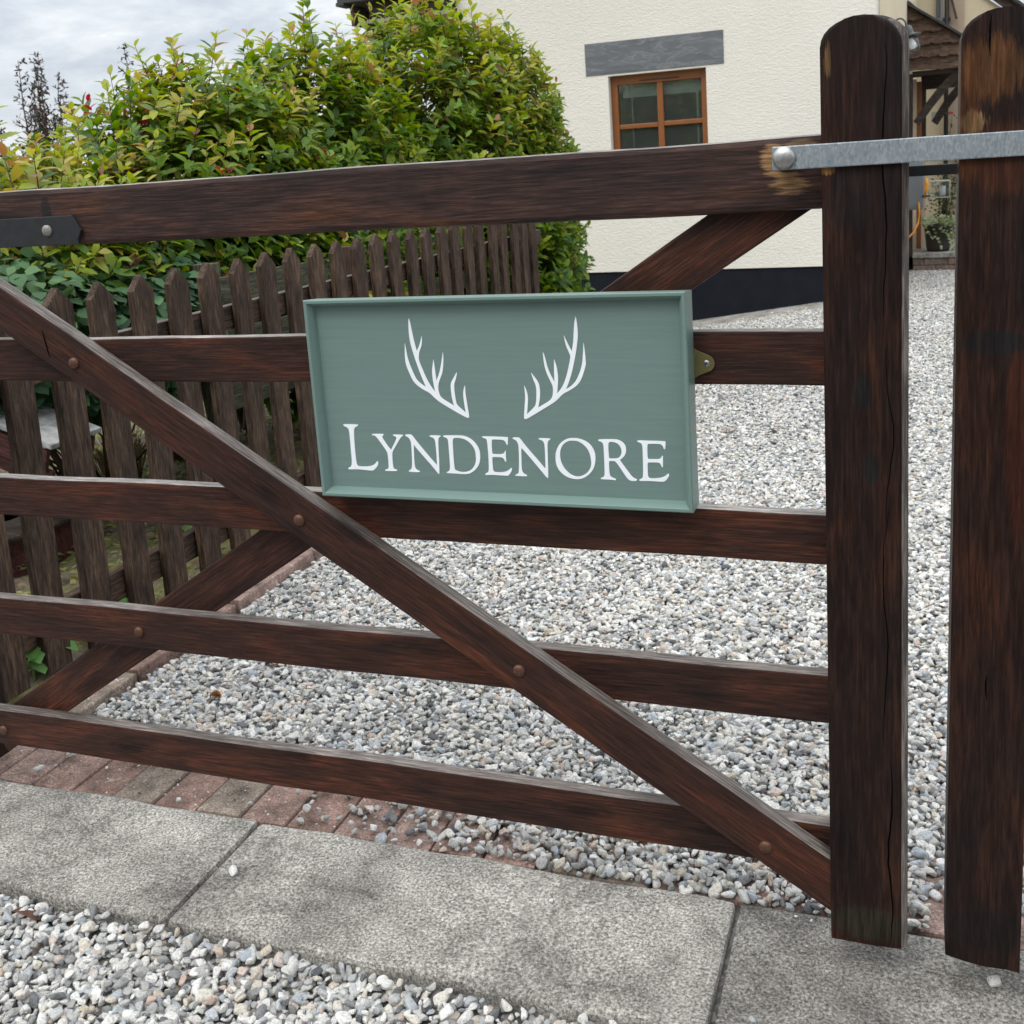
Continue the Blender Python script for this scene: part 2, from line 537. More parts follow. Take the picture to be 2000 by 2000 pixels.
flat_mat('dead_leaf', (0.10, 0.045, 0.030), rough=0.8, noise=0.4, scale=60)
flat_mat('orange_leaf', (0.55, 0.20, 0.03), rough=0.6, noise=0.3, scale=60)
flat_mat('straw', (0.34, 0.25, 0.12), rough=0.9, noise=0.35, scale=40)


def galv():
    m, nt, b = new_mat('galvanised', 0.48, 0.5, 0.72)
    L = nt.links.new
    t = N(nt, 'ShaderNodeTexCoord')
    v = N(nt, 'ShaderNodeTexVoronoi', i_Scale=1.0)
    mpv = N(nt, 'ShaderNodeMapping')
    mpv.inputs['Scale'].default_value = (420, 300, 190)
    mpv.inputs['Rotation'].default_value = (0, R(14), 0)
    L(t.outputs['Object'], mpv.inputs['Vector'])
    L(mpv.outputs['Vector'], v.inputs['Vector'])
    n = N(nt, 'ShaderNodeTexNoise', i_Scale=30.0, i_Detail=7.0, i_Roughness=0.7)
    L(t.outputs['Object'], n.inputs['Vector'])
    mx = N(nt, 'ShaderNodeMix', data_type='RGBA')
    mx.inputs['Factor'].default_value = 0.4
    L(n.outputs['Fac'], mx.inputs['A'])
    L(v.outputs['Color'], mx.inputs['B'])
    r = ramp(nt, [(0.2, (0.20, 0.235, 0.26)), (0.5, (0.32, 0.36, 0.385)), (0.8, (0.52, 0.56, 0.58))])
    L(mx.outputs['Result'], r.inputs['Fac'])
    L(r.outputs['Color'], b.inputs['Base Color'])
    r2 = ramp(nt, [(0.2, 0.62), (0.8, 0.40)])
    L(mx.outputs['Result'], r2.inputs['Fac'])
    L(r2.outputs['Color'], b.inputs['Roughness'])


galv()


def paint(name, col, brush=0.06, rough=0.42, bump=0.00035):
    m, nt, b = new_mat(name, rough, 0.45)
    L = nt.links.new
    t = N(nt, 'ShaderNodeTexCoord')
    mp = N(nt, 'ShaderNodeMapping')
    mp.inputs['Scale'].default_value = (6, 90, 180)
    L(t.outputs['Object'], mp.inputs['Vector'])
    n = N(nt, 'ShaderNodeTexNoise', i_Scale=1.0, i_Detail=4.0, i_Roughness=0.6, i_Distortion=0.3)
    L(mp.outputs['Vector'], n.inputs['Vector'])
    r = ramp(nt, [(0.3, tuple(c * (1 - brush) for c in col)), (0.7, tuple(c * (1 + brush) for c in col))])
    L(n.outputs['Fac'], r.inputs['Fac'])
    L(r.outputs['Color'], b.inputs['Base Color'])
    bp = N(nt, 'ShaderNodeBump', i_Strength=0.5, i_Distance=bump)
    L(n.outputs['Fac'], bp.inputs['Height'])
    L(bp.outputs['Normal'], b.inputs['Normal'])
    return m


paint('green_paint', (0.153, 0.226, 0.206))
paint('green_frame', (0.150, 0.228, 0.203), brush=0.03)
paint('white_paint', (0.86, 0.89, 0.93), brush=0.015, rough=0.5, bump=0.0001)


def render_wall(name, col, stains=0.10):
    m, nt, b = new_mat(name, 0.92, 0.2)
    L = nt.links.new
    t = N(nt, 'ShaderNodeTexCoord')
    mp = N(nt, 'ShaderNodeMapping')
    mp.inputs['Rotation'].default_value = (0, R(28), 0)
    mp.inputs['Scale'].default_value = (38, 80, 85)
    L(t.outputs['Object'], mp.inputs['Vector'])
    n = N(nt, 'ShaderNodeTexNoise', i_Scale=1.0, i_Detail=3.0, i_Roughness=0.6, i_Distortion=0.5)
    L(mp.outputs['Vector'], n.inputs['Vector'])
    n2 = N(nt, 'ShaderNodeTexNoise', i_Scale=1.1, i_Detail=5.0, i_Roughness=0.6)
    L(t.outputs['Object'], n2.inputs['Vector'])
    r = ramp(nt, [(0.3, tuple(c * (1 - stains) for c in col)), (0.65, col)])
    L(n2.outputs['Fac'], r.inputs['Fac'])
    L(r.outputs['Color'], b.inputs['Base Color'])
    bp = N(nt, 'ShaderNodeBump', i_Strength=0.85, i_Distance=0.008)
    L(n.outputs['Fac'], bp.inputs['Height'])
    L(bp.outputs['Normal'], b.inputs['Normal'])


render_wall('cream_render', (0.775, 0.742, 0.662), stains=0.07)
render_wall('warm_render', (0.74, 0.64, 0.46))
render_wall('pink_render', (0.58, 0.47, 0.37))
flat_mat('plinth_paint', (0.0085, 0.0105, 0.0155), rough=0.75, spec=0.15, noise=0.25, scale=8)


def slate():
    m, nt, b = new_mat('slate_lintel', 0.62, 0.4)
    L = nt.links.new
    t = N(nt, 'ShaderNodeTexCoord')
    mp = N(nt, 'ShaderNodeMapping')
    mp.inputs['Scale'].default_value = (2.2, 6, 9)
    L(t.outputs['Object'], mp.inputs['Vector'])
    n = N(nt, 'ShaderNodeTexNoise', i_Scale=1.6, i_Detail=8.0, i_Roughness=0.6, i_Distortion=1.2)
    L(mp.outputs['Vector'], n.inputs['Vector'])
    r = ramp(nt, [(0.25, (0.10, 0.105, 0.115)), (0.49, (0.135, 0.142, 0.152)), (0.52, (0.21, 0.215, 0.225)), (0.55, (0.14, 0.147, 0.157)), (0.8, (0.12, 0.125, 0.135))])
    L(n.outputs['Fac'], r.inputs['Fac'])
    L(r.outputs['Color'], b.inputs['Base Color'])
    bp = N(nt, 'ShaderNodeBump', i_Strength=0.6, i_Distance=0.01)
    L(n.outputs['Fac'], bp.inputs['Height'])
    L(bp.outputs['Normal'], b.inputs['Normal'])


slate()


def glass(name, tint=(0.86, 0.90, 0.88), ior=2.0, haze=0.04):
    m = bpy.data.materials.new(name)
    m.use_nodes = True
    nt = m.node_tree
    nt.nodes.clear()
    o = N(nt, 'ShaderNodeOutputMaterial')
    tr = N(nt, 'ShaderNodeBsdfTransparent')
    tr.inputs['Color'].default_value = (*tint, 1)
    gl = N(nt, 'ShaderNodeBsdfGlossy', i_Roughness=0.02)
    fr = N(nt, 'ShaderNodeFresnel', i_IOR=ior)
    mx = N(nt, 'ShaderNodeMixShader')
    nt.links.new(fr.outputs[0], mx.inputs[0])
    nt.links.new(tr.outputs[0], mx.inputs[1])
    nt.links.new(gl.outputs[0], mx.inputs[2])
    df = N(nt, 'ShaderNodeBsdfDiffuse')      # diffuse film lightening the pane, reflected haze put into the material
    df.inputs['Color'].default_value = (0.62, 0.66, 0.64, 1)
    m2 = N(nt, 'ShaderNodeMixShader')
    m2.inputs[0].default_value = haze
    nt.links.new(mx.outputs[0], m2.inputs[1])
    nt.links.new(df.outputs[0], m2.inputs[2])
    nt.links.new(m2.outputs[0], o.inputs[0])
    MATS[name] = m


glass('pane_glass', ior=1.75, haze=0.045)
glass('clear_glass', (0.93, 0.95, 0.95), 1.5)


def leaf_mat(name, rough=0.42, trans=0.28):
    m, nt, b = new_mat(name, rough, 0.30)
    L = nt.links.new
    a = N(nt, 'ShaderNodeAttribute', attribute_name='col')
    L(a.outputs['Color'], b.inputs['Base Color'])
    tl = N(nt, 'ShaderNodeBsdfTranslucent')
    hs = N(nt, 'ShaderNodeHueSaturation', i_Hue=0.49, i_Saturation=1.1, i_Value=1.5)
    L(a.outputs['Color'], hs.inputs['Color'])
    L(hs.outputs['Color'], tl.inputs['Color'])
    mx = N(nt, 'ShaderNodeMixShader')
    mx.inputs[0].default_value = trans
    L(b.outputs[0], mx.inputs[1])
    L(tl.outputs[0], mx.inputs[2])
    L(mx.outputs[0], nt.nodes['Material Output'].inputs[0])


leaf_mat('leaf', trans=0.36)
leaf_mat('soft_leaf', rough=0.6, trans=0.22)


def stone_mat():
    m, nt, b = new_mat('stone', 0.85, 0.3)
    L = nt.links.new
    oi = N(nt, 'ShaderNodeObjectInfo')
    r = ramp(nt, [(0.0, (0.11, 0.112, 0.115)), (0.06, (0.24, 0.245, 0.248)), (0.17, (0.44, 0.43, 0.41)), (0.34, (0.56, 0.545, 0.51)), (0.45, (0.42, 0.455, 0.49)),
                  (0.56, (0.70, 0.68, 0.635)), (0.82, (0.84, 0.825, 0.785)), (0.93, (0.62, 0.555, 0.445)), (0.975, (0.56, 0.42, 0.35)), (1.0, (0.82, 0.81, 0.78))])
    L(oi.outputs['Random'], r.inputs['Fac'])
    t = N(nt, 'ShaderNodeTexCoord')
    off = N(nt, 'ShaderNodeVectorMath', operation='SCALE')
    off.inputs[0].default_value = (31.0, 17.0, 23.0)
    L(oi.outputs['Random'], off.inputs['Scale'])
    add = N(nt, 'ShaderNodeVectorMath', operation='ADD')
    L(t.outputs['Object'], add.inputs[0])
    L(off.outputs['Vector'], add.inputs[1])
    n = N(nt, 'ShaderNodeTexNoise', i_Scale=3.2, i_Detail=6.0, i_Roughness=0.72)
    L(add.outputs['Vector'], n.inputs['Vector'])
    g = ramp(nt, [(0.34, 0.55), (0.46, 0.95), (0.56, 1.08), (0.68, 1.25)])
    L(n.outputs['Fac'], g.inputs['Fac'])
    mul = N(nt, 'ShaderNodeMix', data_type='RGBA', blend_type='MULTIPLY')
    mul.inputs['Factor'].default_value = 1.0
    L(r.outputs['Color'], mul.inputs['A'])
    L(g.outputs['Color'], mul.inputs['B'])
    L(mul.outputs['Result'], b.inputs['Base Color'])
    bp = N(nt, 'ShaderNodeBump', i_Strength=0.5, i_Distance=0.12)
    L(n.outputs['Fac'], bp.inputs['Height'])
    L(bp.outputs['Normal'], b.inputs['Normal'])


stone_mat()


def ground_mat():
    m, nt, b = new_mat('grit', 0.95, 0.2)
    L = nt.links.new
    t = N(nt, 'ShaderNodeTexCoord')
    v = N(nt, 'ShaderNodeTexVoronoi', i_Scale=75.0)
    L(t.outputs['Object'], v.inputs['Vector'])
    r = ramp(nt, [(0.0, (0.05, 0.048, 0.044)), (0.5, (0.13, 0.125, 0.115)), (1.0, (0.26, 0.25, 0.235))])
    L(v.outputs['Color'], r.inputs['Fac'])
    L(r.outputs['Color'], b.inputs['Base Color'])
    bp = N(nt, 'ShaderNodeBump', i_Strength=0.6, i_Distance=0.006)
    L(v.outputs['Distance'], bp.inputs['Height'])
    L(bp.outputs['Normal'], b.inputs['Normal'])
    # damp garden soil with moss
    m, nt, b = new_mat('soil', 0.95, 0.2)
    L = nt.links.new
    t = N(nt, 'ShaderNodeTexCoord')
    n = N(nt, 'ShaderNodeTexNoise', i_Scale=7.0, i_Detail=9.0, i_Roughness=0.72)
    L(t.outputs['Object'], n.inputs['Vector'])
    r = ramp(nt, [(0.32, (0.07, 0.055, 0.04)), (0.46, (0.17, 0.14, 0.10)), (0.54, (0.15, 0.15, 0.06)), (0.66, (0.22, 0.22, 0.07)), (0.8, (0.32, 0.29, 0.22))])
    L(n.outputs['Fac'], r.inputs['Fac'])
    L(r.outputs['Color'], b.inputs['Base Color'])
    n2 = N(nt, 'ShaderNodeTexNoise', i_Scale=60.0, i_Detail=6.0)
    L(t.outputs['Object'], n2.inputs['Vector'])
    bp = N(nt, 'ShaderNodeBump', i_Strength=1.0, i_Distance=0.02)
    L(n2.outputs['Fac'], bp.inputs['Height'])
    L(bp.outputs['Normal'], b.inputs['Normal'])
    # weathered concrete: exposed pale grit over dark lichen stain, one clean and one dirtier mix
    for cname, ck in (('concrete', 1.0), ('dirty_concrete', 0.70)):
        m, nt, b = new_mat(cname, 0.92, 0.25)
        L = nt.links.new
        t = N(nt, 'ShaderNodeTexCoord')
        oi = N(nt, 'ShaderNodeObjectInfo')
        off = N(nt, 'ShaderNodeVectorMath', operation='SCALE')
        off.inputs[0].default_value = (3.1, 7.7, 5.3)
        L(oi.outputs['Random'], off.inputs['Scale'])
        add = N(nt, 'ShaderNodeVectorMath', operation='ADD')
        L(t.outputs['Object'], add.inputs[0])
        L(off.outputs['Vector'], add.inputs[1])
        n = N(nt, 'ShaderNodeTexNoise', i_Scale=7.5, i_Detail=11.0, i_Roughness=0.74, i_Distortion=0.3)
        L(add.outputs['Vector'], n.inputs['Vector'])
        g = N(nt, 'ShaderNodeTexNoise', i_Scale=210.0, i_Detail=5.0, i_Roughness=0.8)
        L(add.outputs['Vector'], g.inputs['Vector'])
        r = ramp(nt, [(p_, tuple(v_ * ck for v_ in c_)) for p_, c_ in ((0.31, (0.120, 0.112, 0.101)), (0.45, (0.240, 0.226, 0.202)), (0.60, (0.360, 0.341, 0.306)))])
        L(n.outputs['Fac'], r.inputs['Fac'])
        gr = ramp(nt, [(0.37, 0.24), (0.46, 0.72), (0.55, 1.30), (0.64, 2.15)])
        L(g.outputs['Fac'], gr.inputs['Fac'])
        mul = N(nt, 'ShaderNodeMix', data_type='RGBA', blend_type='MULTIPLY')
        mul.inputs['Factor'].default_value = 1.0
        L(r.outputs['Color'], mul.inputs['A'])
        L(gr.outputs['Color'], mul.inputs['B'])
        L(mul.outputs['Result'], b.inputs['Base Color'])
        bp = N(nt, 'ShaderNodeBump', i_Strength=0.8, i_Distance=0.0022)
        L(g.outputs['Fac'], bp.inputs['Height'])
        bp2 = N(nt, 'ShaderNodeBump', i_Strength=0.6, i_Distance=0.008)
        L(n.outputs['Fac'], bp2.inputs['Height'])
        L(bp.outputs['Normal'], bp2.inputs['Normal'])
        L(bp2.outputs['Normal'], b.inputs['Normal'])
    # old clay bricks
    m, nt, b = new_mat('old_brick', 0.9, 0.25)
    L = nt.links.new
    t = N(nt, 'ShaderNodeTexCoord')
    a = N(nt, 'ShaderNodeAttribute', attribute_name='col')
    n = N(nt, 'ShaderNodeTexNoise', i_Scale=16.0, i_Detail=8.0, i_Roughness=0.7)
    L(t.outputs['Object'], n.inputs['Vector'])
    g = N(nt, 'ShaderNodeTexNoise', i_Scale=210.0, i_Detail=3.0, i_Roughness=0.7)
    L(t.outputs['Object'], g.inputs['Vector'])
    r = ramp(nt, [(0.30, 0.30), (0.45, 0.8), (0.58, 1.15), (0.70, 2.0)])
    L(n.outputs['Fac'], r.inputs['Fac'])
    gr = ramp(nt, [(0.35, 0.6), (0.5, 1.0), (0.68, 1.5)])
    L(g.outputs['Fac'], gr.inputs['Fac'])
    m1 = N(nt, 'ShaderNodeMix', data_type='RGBA', blend_type='MULTIPLY')
    m1.inputs['Factor'].default_value = 1.0
    L(a.outputs['Color'], m1.inputs['A'])
    L(r.outputs['Color'], m1.inputs['B'])
    m2 = N(nt, 'ShaderNodeMix', data_type='RGBA', blend_type='MULTIPLY')
    m2.inputs['Factor'].default_value = 1.0
    L(m1.outputs['Result'], m2.inputs['A'])
    L(gr.outputs['Color'], m2.inputs['B'])
    # pale lichen blotches
    n3 = N(nt, 'ShaderNodeTexNoise', i_Scale=24.0, i_Detail=3.0, i_Roughness=0.5)
    L(t.outputs['Object'], n3.inputs['Vector'])
    lr = ramp(nt, [(0.68, 0.0), (0.73, 0.7)])
    L(n3.outputs['Fac'], lr.inputs['Fac'])
    mx = N(nt, 'ShaderNodeMix', data_type='RGBA')
    L(lr.outputs['Color'], mx.inputs['Factor'])
    L(m2.outputs['Result'], mx.inputs['A'])
    mx.inputs['B'].default_value = (0.42, 0.39, 0.33, 1)
    L(mx.outputs['Result'], b.inputs['Base Color'])
    bp = N(nt, 'ShaderNodeBump', i_Strength=0.8, i_Distance=0.003)
    L(g.outputs['Fac'], bp.inputs['Height'])
    L(bp.outputs['Normal'], b.inputs['Normal'])


ground_mat()

# ------------------------------------------------------------------ setting
def axis(lo, hi, fine_lo, fine_hi, step, far):
    a = list(np.arange(fine_lo, fine_hi + 1e-6, step))
    k, d = fine_lo, step
    left = []
    while k > lo:
        d *= 1.5
        k -= d
        left.append(max(k, lo))
    k, d = fine_hi, step
    right = []
    while k < hi:
        d *= 1.5
        k += d
        right.append(min(k, hi))
    return np.array(left[::-1] + a + right)


gx = axis(-90, 90, -3.4, 2.4, 0.06, 90)
gy = axis(-60, 160, 0.4, 13.0, 0.06, 160)
GX, GY = np.meshgrid(gx, gy)
GZ = ground_z(GX, GY) - 0.004
GZ = GZ + np.where(GX < -2.05, 0.02 * np.sin(GX * 5.1 + 1) * np.sin(GY * 4.3), 0)
nv = len(gx)
V = np.stack([GX, GY, GZ], -1).reshape(-1, 3)
ii, jj = np.meshgrid(np.arange(len(gy) - 1), np.arange(nv - 1), indexing='ij')
q = np.stack([ii * nv + jj, ii * nv + jj + 1, (ii + 1) * nv + jj + 1, (ii + 1) * nv + jj], -1).reshape(-1, 4)
gm = mesh_np('ground', V, q.ravel(), np.full(len(q), 4))
cx_ = (GX[:-1, :-1] + GX[1:, 1:]) / 2
cy_ = (GY[:-1, :-1] + GY[1:, 1:]) / 2
soil = ((cx_ < -1.95) & (cy_ > 1.55)).ravel()
g = put('ground', gm, ['grit', 'soil'], smooth=True)
gm.polygons.foreach_set('material_index', soil.astype(np.int32))
tag(g, kind='structure')


# ---- loose gravel: pebbles scattered by one node tree on a cloud of points
def gravel_points():
    P = []
    SM = []

    def grid(x0, x1, y0, y1, step, keep=None, z=0.0, zj=0.007):
        nx, ny = int((x1 - x0) / step), int((y1 - y0) / step)
        X, Y = np.meshgrid(np.arange(nx), np.arange(ny))
        X = x0 + (X.ravel() + rng.uniform(0, 1, X.size)) * step
        Y = y0 + (Y.ravel() + rng.uniform(0, 1, Y.size)) * step
        ok = np.ones(len(X), bool) if keep is None else keep(X, Y)
        X, Y = X[ok], Y[ok]
        Z = ground_z(X, Y) + z + rng.uniform(-zj, zj, len(X))
        P.append(np.stack([X, Y, Z], 1))

    view = lambda x, y: (x < 0.28 * y + 0.35) & (x > -1.785 + 0.012 * np.sin(y * 9))
    for k in range(2):
        grid(-1.95, 1.6, 1.83, 4.6, 0.0121, lambda x, y: view(x, y) & (y > 1.84 + 0.02 * np.sin(x * 14)), 0.002 + 0.006 * k)
    grid(-2.3, 2.4, 4.6, 8.95, 0.0116, lambda x, y: (x < 0.28 * y + 0.35) & (x > -1.785 - 0.09 * (y - 5.8).clip(0)), 0.004)
    grid(-0.3, 2.6, 8.95, 12.0, 0.0116, lambda x, y: (x < 0.2 * y + 0.3) & (x > -0.27 + 0.066 * (y - 9)), 0.004)
    # the near side, along the slabs
    for k in range(2):
        grid(-2.4, 0.7, 0.55, 1.30, 0.0121, lambda x, y: y < 1.293 + 0.006 * np.sin(x * 23), 0.002 + 0.007 * k)
    # spilt over the bricks: thick on the right, a scatter on the left
    dens = lambda x: np.clip((x + 1.12) / 0.5, 0, 1) ** 1.1
    for k in range(2):
        grid(-1.15, 1.3, 1.585, 1.85, 0.0130, lambda x, y: (rng.uniform(0, 1, len(x)) < dens(x) * (0.95 if k == 0 else 0.55) * np.clip(0.55 + 2.4 * (y - 1.585) + 1.1 * np.clip(x + 0.75, 0, 1), 0, 1)) & (x < 0.02 + 0 * y), 0.012 + 0.008 * k, 0.004)
    grid(0.0, 1.3, 1.66, 1.85, 0.0130, None, 0.012, 0.005)
    grid(-2.0, -0.9, 1.59, 1.80, 0.05, lambda x, y: rng.uniform(0, 1, len(x)) < 0.16, 0.020, 0.001)
    grid(-2.0, 0.4, 1.31, 1.58, 0.09, lambda x, y: rng.uniform(0, 1, len(x)) < 0.10, 0.020, 0.001)
    # fine grit lying on bricks and slabs
    SM.append(len(P))
    grid(-2.0, 0.6, 1.588, 1.80, 0.017, lambda x, y: rng.uniform(0, 1, len(x)) < 0.25 + 0.35 * dens(x), 0.011, 0.001)
    grid(-2.05, 0.5, 1.30, 1.585, 0.03, lambda x, y: rng.uniform(0, 1, len(x)) < 0.10, 0.015, 0.0006)
    SM.append(len(P))
    # a few on the brick edging
    grid(-1.91, -1.80, 1.85, 5.8, 0.05, lambda x, y: rng.uniform(0, 1, len(x)) < 0.10, 0.042, 0.001)
    small = np.concatenate([np.full(len(p), SM[0] <= i < SM[1]) for i, p in enumerate(P)])
    return np.concatenate(P), small


def gravel():
    P, small = gravel_points()
    n = len(P)
    me = bpy.data.meshes.new('gravel')
    me.vertices.add(n)
    me.vertices.foreach_set('co', P.astype(np.float32).ravel())
    a = me.attributes.new('scl', 'FLOAT', 'POINT')
    s = rng.lognormal(math.log(0.0086), 0.28, n)
    a.data.foreach_set('value', np.where(small, 0.30, 1.0) * np.clip(s, 0.0048, 0.018).astype(np.float32))
    o = put('gravel', me, 'stone')
    nt = bpy.data.node_groups.new('pebbles', 'GeometryNodeTree')
    nt.interface.new_socket('Geometry', in_out='INPUT', socket_type='NodeSocketGeometry')
    nt.interface.new_socket('Geometry', in_out='OUTPUT', socket_type='NodeSocketGeometry')
    gi = nt.nodes.new('NodeGroupInput')
    go = nt.nodes.new('NodeGroupOutput')
    L = nt.links.new
    join = nt.nodes.new('GeometryNodeJoinGeometry')
    for k in range(14):
        p = nt.nodes.new('GeometryNodePoints')
        p.inputs['Count'].default_value = 18 + k % 6
        rv = nt.nodes.new('FunctionNodeRandomValue')
        rv.data_type = 'FLOAT_VECTOR'
        ax = (1.0, 0.62 + 0.06 * (k % 5), 0.46 + 0.07 * (k % 4))
        rv.inputs[0].default_value = tuple(-v for v in ax)
        rv.inputs[1].default_value = ax
        rv.inputs['Seed'].default_value = 11 + k
        L(rv.outputs[0], p.inputs['Position'])
        ch = nt.nodes.new('GeometryNodeConvexHull')
        L(p.outputs[0], ch.inputs[0])
        ss = nt.nodes.new('GeometryNodeSubdivisionSurface')
        ss.inputs['Level'].default_value = 2
        ss.inputs['Edge Crease'].default_value = 0.33
        L(ch.outputs[0], ss.inputs[0])
        sm = nt.nodes.new('GeometryNodeSetShadeSmooth')
        L(ss.outputs[0], sm.inputs[0])
        mt = nt.nodes.new('GeometryNodeSetMaterial')
        mt.inputs['Material'].default_value = MATS['stone']
        L(sm.outputs[0], mt.inputs[0])
        g2 = nt.nodes.new('GeometryNodeGeometryToInstance')
        L(mt.outputs[0], g2.inputs[0])
        L(g2.outputs[0], join.inputs[0])
    iop = nt.nodes.new('GeometryNodeInstanceOnPoints')
    iop.inputs['Pick Instance'].default_value = True
    L(gi.outputs[0], iop.inputs['Points'])
    L(join.outputs[0], iop.inputs['Instance'])
    rr = nt.nodes.new('FunctionNodeRandomValue')
    rr.data_type = 'FLOAT_VECTOR'
    rr.inputs[0].default_value = (-0.55, -0.55, 0)
    rr.inputs[1].default_value = (0.55, 0.55, 6.283)
    L(rr.outputs[0], iop.inputs['Rotation'])
    ri = nt.nodes.new('FunctionNodeRandomValue')
    ri.data_type = 'INT'
    ri.inputs[4].default_value = 0
    ri.inputs[5].default_value = 13
    ri.inputs['Seed'].default_value = 5
    L(ri.outputs[2], iop.inputs['Instance Index'])
    na = nt.nodes.new('GeometryNodeInputNamedAttribute')
    na.data_type = 'FLOAT'
    na.inputs[0].default_value = 'scl'
    L(na.outputs[0], iop.inputs['Scale'])
    L(iop.outputs[0], go.inputs[0])
    md = o.modifiers.new('pebbles', 'NODES')
    md.node_group = nt
    tag(o, 'loose pale grey stone chippings covering the drive and the roadside', 'gravel', kind='stuff')


gravel()

# ---- concrete edging slabs
slab_labels = ['pale grit-worn concrete slab at the far left, gravel along its front edge',
               'concrete edging slab second from the left, a pebble on it, under the middle of the gate',
               'big concrete slab under the two gate posts with a pale drip streak',
               'concrete slab to the right of the thicker right-hand gate post']
for k in range(4):
    x0 = -2.068 + 0.902 * k
    bm = bmesh.new()
    bm_box(bm, (-0.447, -0.1425, -0.05), (0.447, 0.1425, 0.012), bevel=0.009)
    for kk in range(1, 12):
        bmesh.ops.bisect_plane(bm, geom=bm.verts[:] + bm.edges[:] + bm.faces[:], plane_co=(-0.447 + 0.894 * kk / 12, 0, 0), plane_no=(1, 0, 0))
    for v in bm.verts:
        if abs(v.co.y) > 0.13:
            v.co.y += 0.003 * math.sin(v.co.x * 19 + k) + 0.002 * math.sin(v.co.x * 47 + 2 * k)
        if v.co.z > 0: v.co.z += 0.0015 * math.sin(v.co.x * 11 + k * 3)
    o = put('edging_slab', bm, 'dirty_concrete' if k >= 2 else 'concrete', None, Matrix.Translation((x0 + 0.451, 1.4375, 0.0)) @ Matrix.Rotation(R([0.3, -0.2, 0.35, 0][k]), 4, 'Z'))
    tag(o, slab_labels[k], 'slab', 'concrete slabs along the road edge')


def bricks(name, cells, mat='old_brick'):
    bm = bmesh.new()
    lay = bm.verts.layers.float_color.new('col')
    for lo, hi in cells:
        n0 = set(bm.verts)
        bm_box(bm, lo, hi, bevel=0.005)
        t = random.random()
        base = (0.225 + 0.07 * t, 0.145 + 0.06 * t, 0.118 + 0.055 * t)
        if random.random() < 0.25: base = (0.225, 0.180, 0.145)
        for v in bm.verts:
            if v not in n0: v[lay] = (*base, 1)
    return put(name, bm, mat)


cells = []
for k in range(34):
    x = -2.12 + 0.1005 * k
    j = random.uniform(-0.003, 0.003)
    cells.append(((x + 0.002, 1.586 + j, -0.05), (x + 0.0975, 1.80 + j, 0.006 + random.uniform(-0.002, 0.003))))
tag(bricks('brick_path', cells), kind='structure')
cells = []
y = 1.815
while y < 6.2:
    j = random.uniform(-0.006, 0.006)
    zz = float(ground_z(-1.8, y))
    cells.append(((-1.915 + j, y, zz - 0.05), (-1.800 + j, y + 0.208, zz + 0.036 + random.uniform(-0.004, 0.006))))
    y += 0.216
o = bricks('brick_edging', cells)
tag(o, 'row of worn red bricks edging the gravel below the picket fence', 'edging')

# strip of paving along the house wall
bm = bmesh.new()
ns = 24
for k in range(ns + 1):
    xx = -3.6 + 3.3 * k / ns
    for yy, dz in ((8.45, 0.006), (9.2, 0.03)):
        bm.verts.new((xx, yy, float(ground_z(xx, yy)) + dz))
bm.verts.ensure_lookup_table()
for k in range(ns):
    bm.faces.new((bm.verts[2 * k], bm.verts[2 * k + 2], bm.verts[2 * k + 3], bm.verts[2 * k + 1]))
tag(put('house_path', bm, 'concrete'), kind='structure')

# ------------------------------------------------------------------ the field gate
GY0, GY1 = 1.495, 1.521
gate = thing('field_gate', 'wide dark brown five-bar timber gate carrying the green name sign', 'gate', (-0.06, 1.5, 0.06))
for nm, z0, z1, y1 in (('top_rail', 1.117, 1.213, 1.534), ('rail', 0.881, 0.956, GY1), ('rail', 0.627, 0.700, GY1), ('rail', 0.387, 0.461, GY1), ('rail', 0.152, 0.224, GY1)):
    board(nm, (-1.90, (GY0 + y1) / 2, (z0 + z1) / 2), (-0.100, (GY0 + y1) / 2, (z0 + z1) / 2), z1 - z0, y1 - GY0, 'rail_wood' if nm == 'top_rail' else 'gate_wood', gate, 0.0085 if nm == 'top_rail' else 0.0028, topmat='skylit_top' if z0 > 0.6 else 'worn_skylit_top', wobble=0.0009, nseg=22)
# braces
fb = lambda x: 0.9156 - 0.6297 * (x + 1.33)
board('brace', (-1.74, 1.4795, fb(-1.74)), (-0.090, 1.4795, fb(-0.090)), 0.071, 0.029, 'gate_wood', gate, 0.0028, topmat='worn_skylit_top', wobble=0.0006, nseg=18)
bb = lambda x: 0.2235 + 0.637 * (x + 1.6)
board('brace', (-1.72, 1.5365, bb(-1.72)), (-0.13, 1.5365, bb(-0.13)), 0.0735, 0.028, 'gate_wood', gate, 0.0028, wobble=0.0006, nseg=18)


def post_outline(x0, x1, z0, zs, zt, chl=0.0, seed=0):
    """Post front: straight sides, rounded head, slightly ragged foot."""
    pts = []
    rr = random.Random(seed)
    nb = 3
    for k in range(nb + 1):
        pts.append((x0 + (x1 - x0) * k / nb, z0 + rr.uniform(-0.0016, 0.0016)))
    for k in range(1, 14):
        t = math.pi * k / 14
        pts.append(((x0 + x1) / 2 + (x1 - x0) / 2 * math.cos(t) * 1.0, zs + (zt - zs) * math.sin(t) ** 0.9))
    pts.insert(nb + 1, (x1, zs))
    pts.append((x0, zs))
    return pts


pts = post_outline(-0.112, -0.0075, 0.066, 1.318, 1.3535, seed=3)
o = prism('closing_stile', pts, 1.4615, 1.545, ['post_wood', 'worn_skylit_top'], gate, bevel=0.0035, vertical=True, origin=(-0.059, 0.7), chamfer=0.0105)
pts = post_outline(-1.91, -1.768, 0.070, 1.322, 1.36, seed=5)
prism('hanging_stile', pts, 1.5225, 1.60, 'post_wood', gate, bevel=0.004, vertical=True, origin=(-1.84, 0.7))
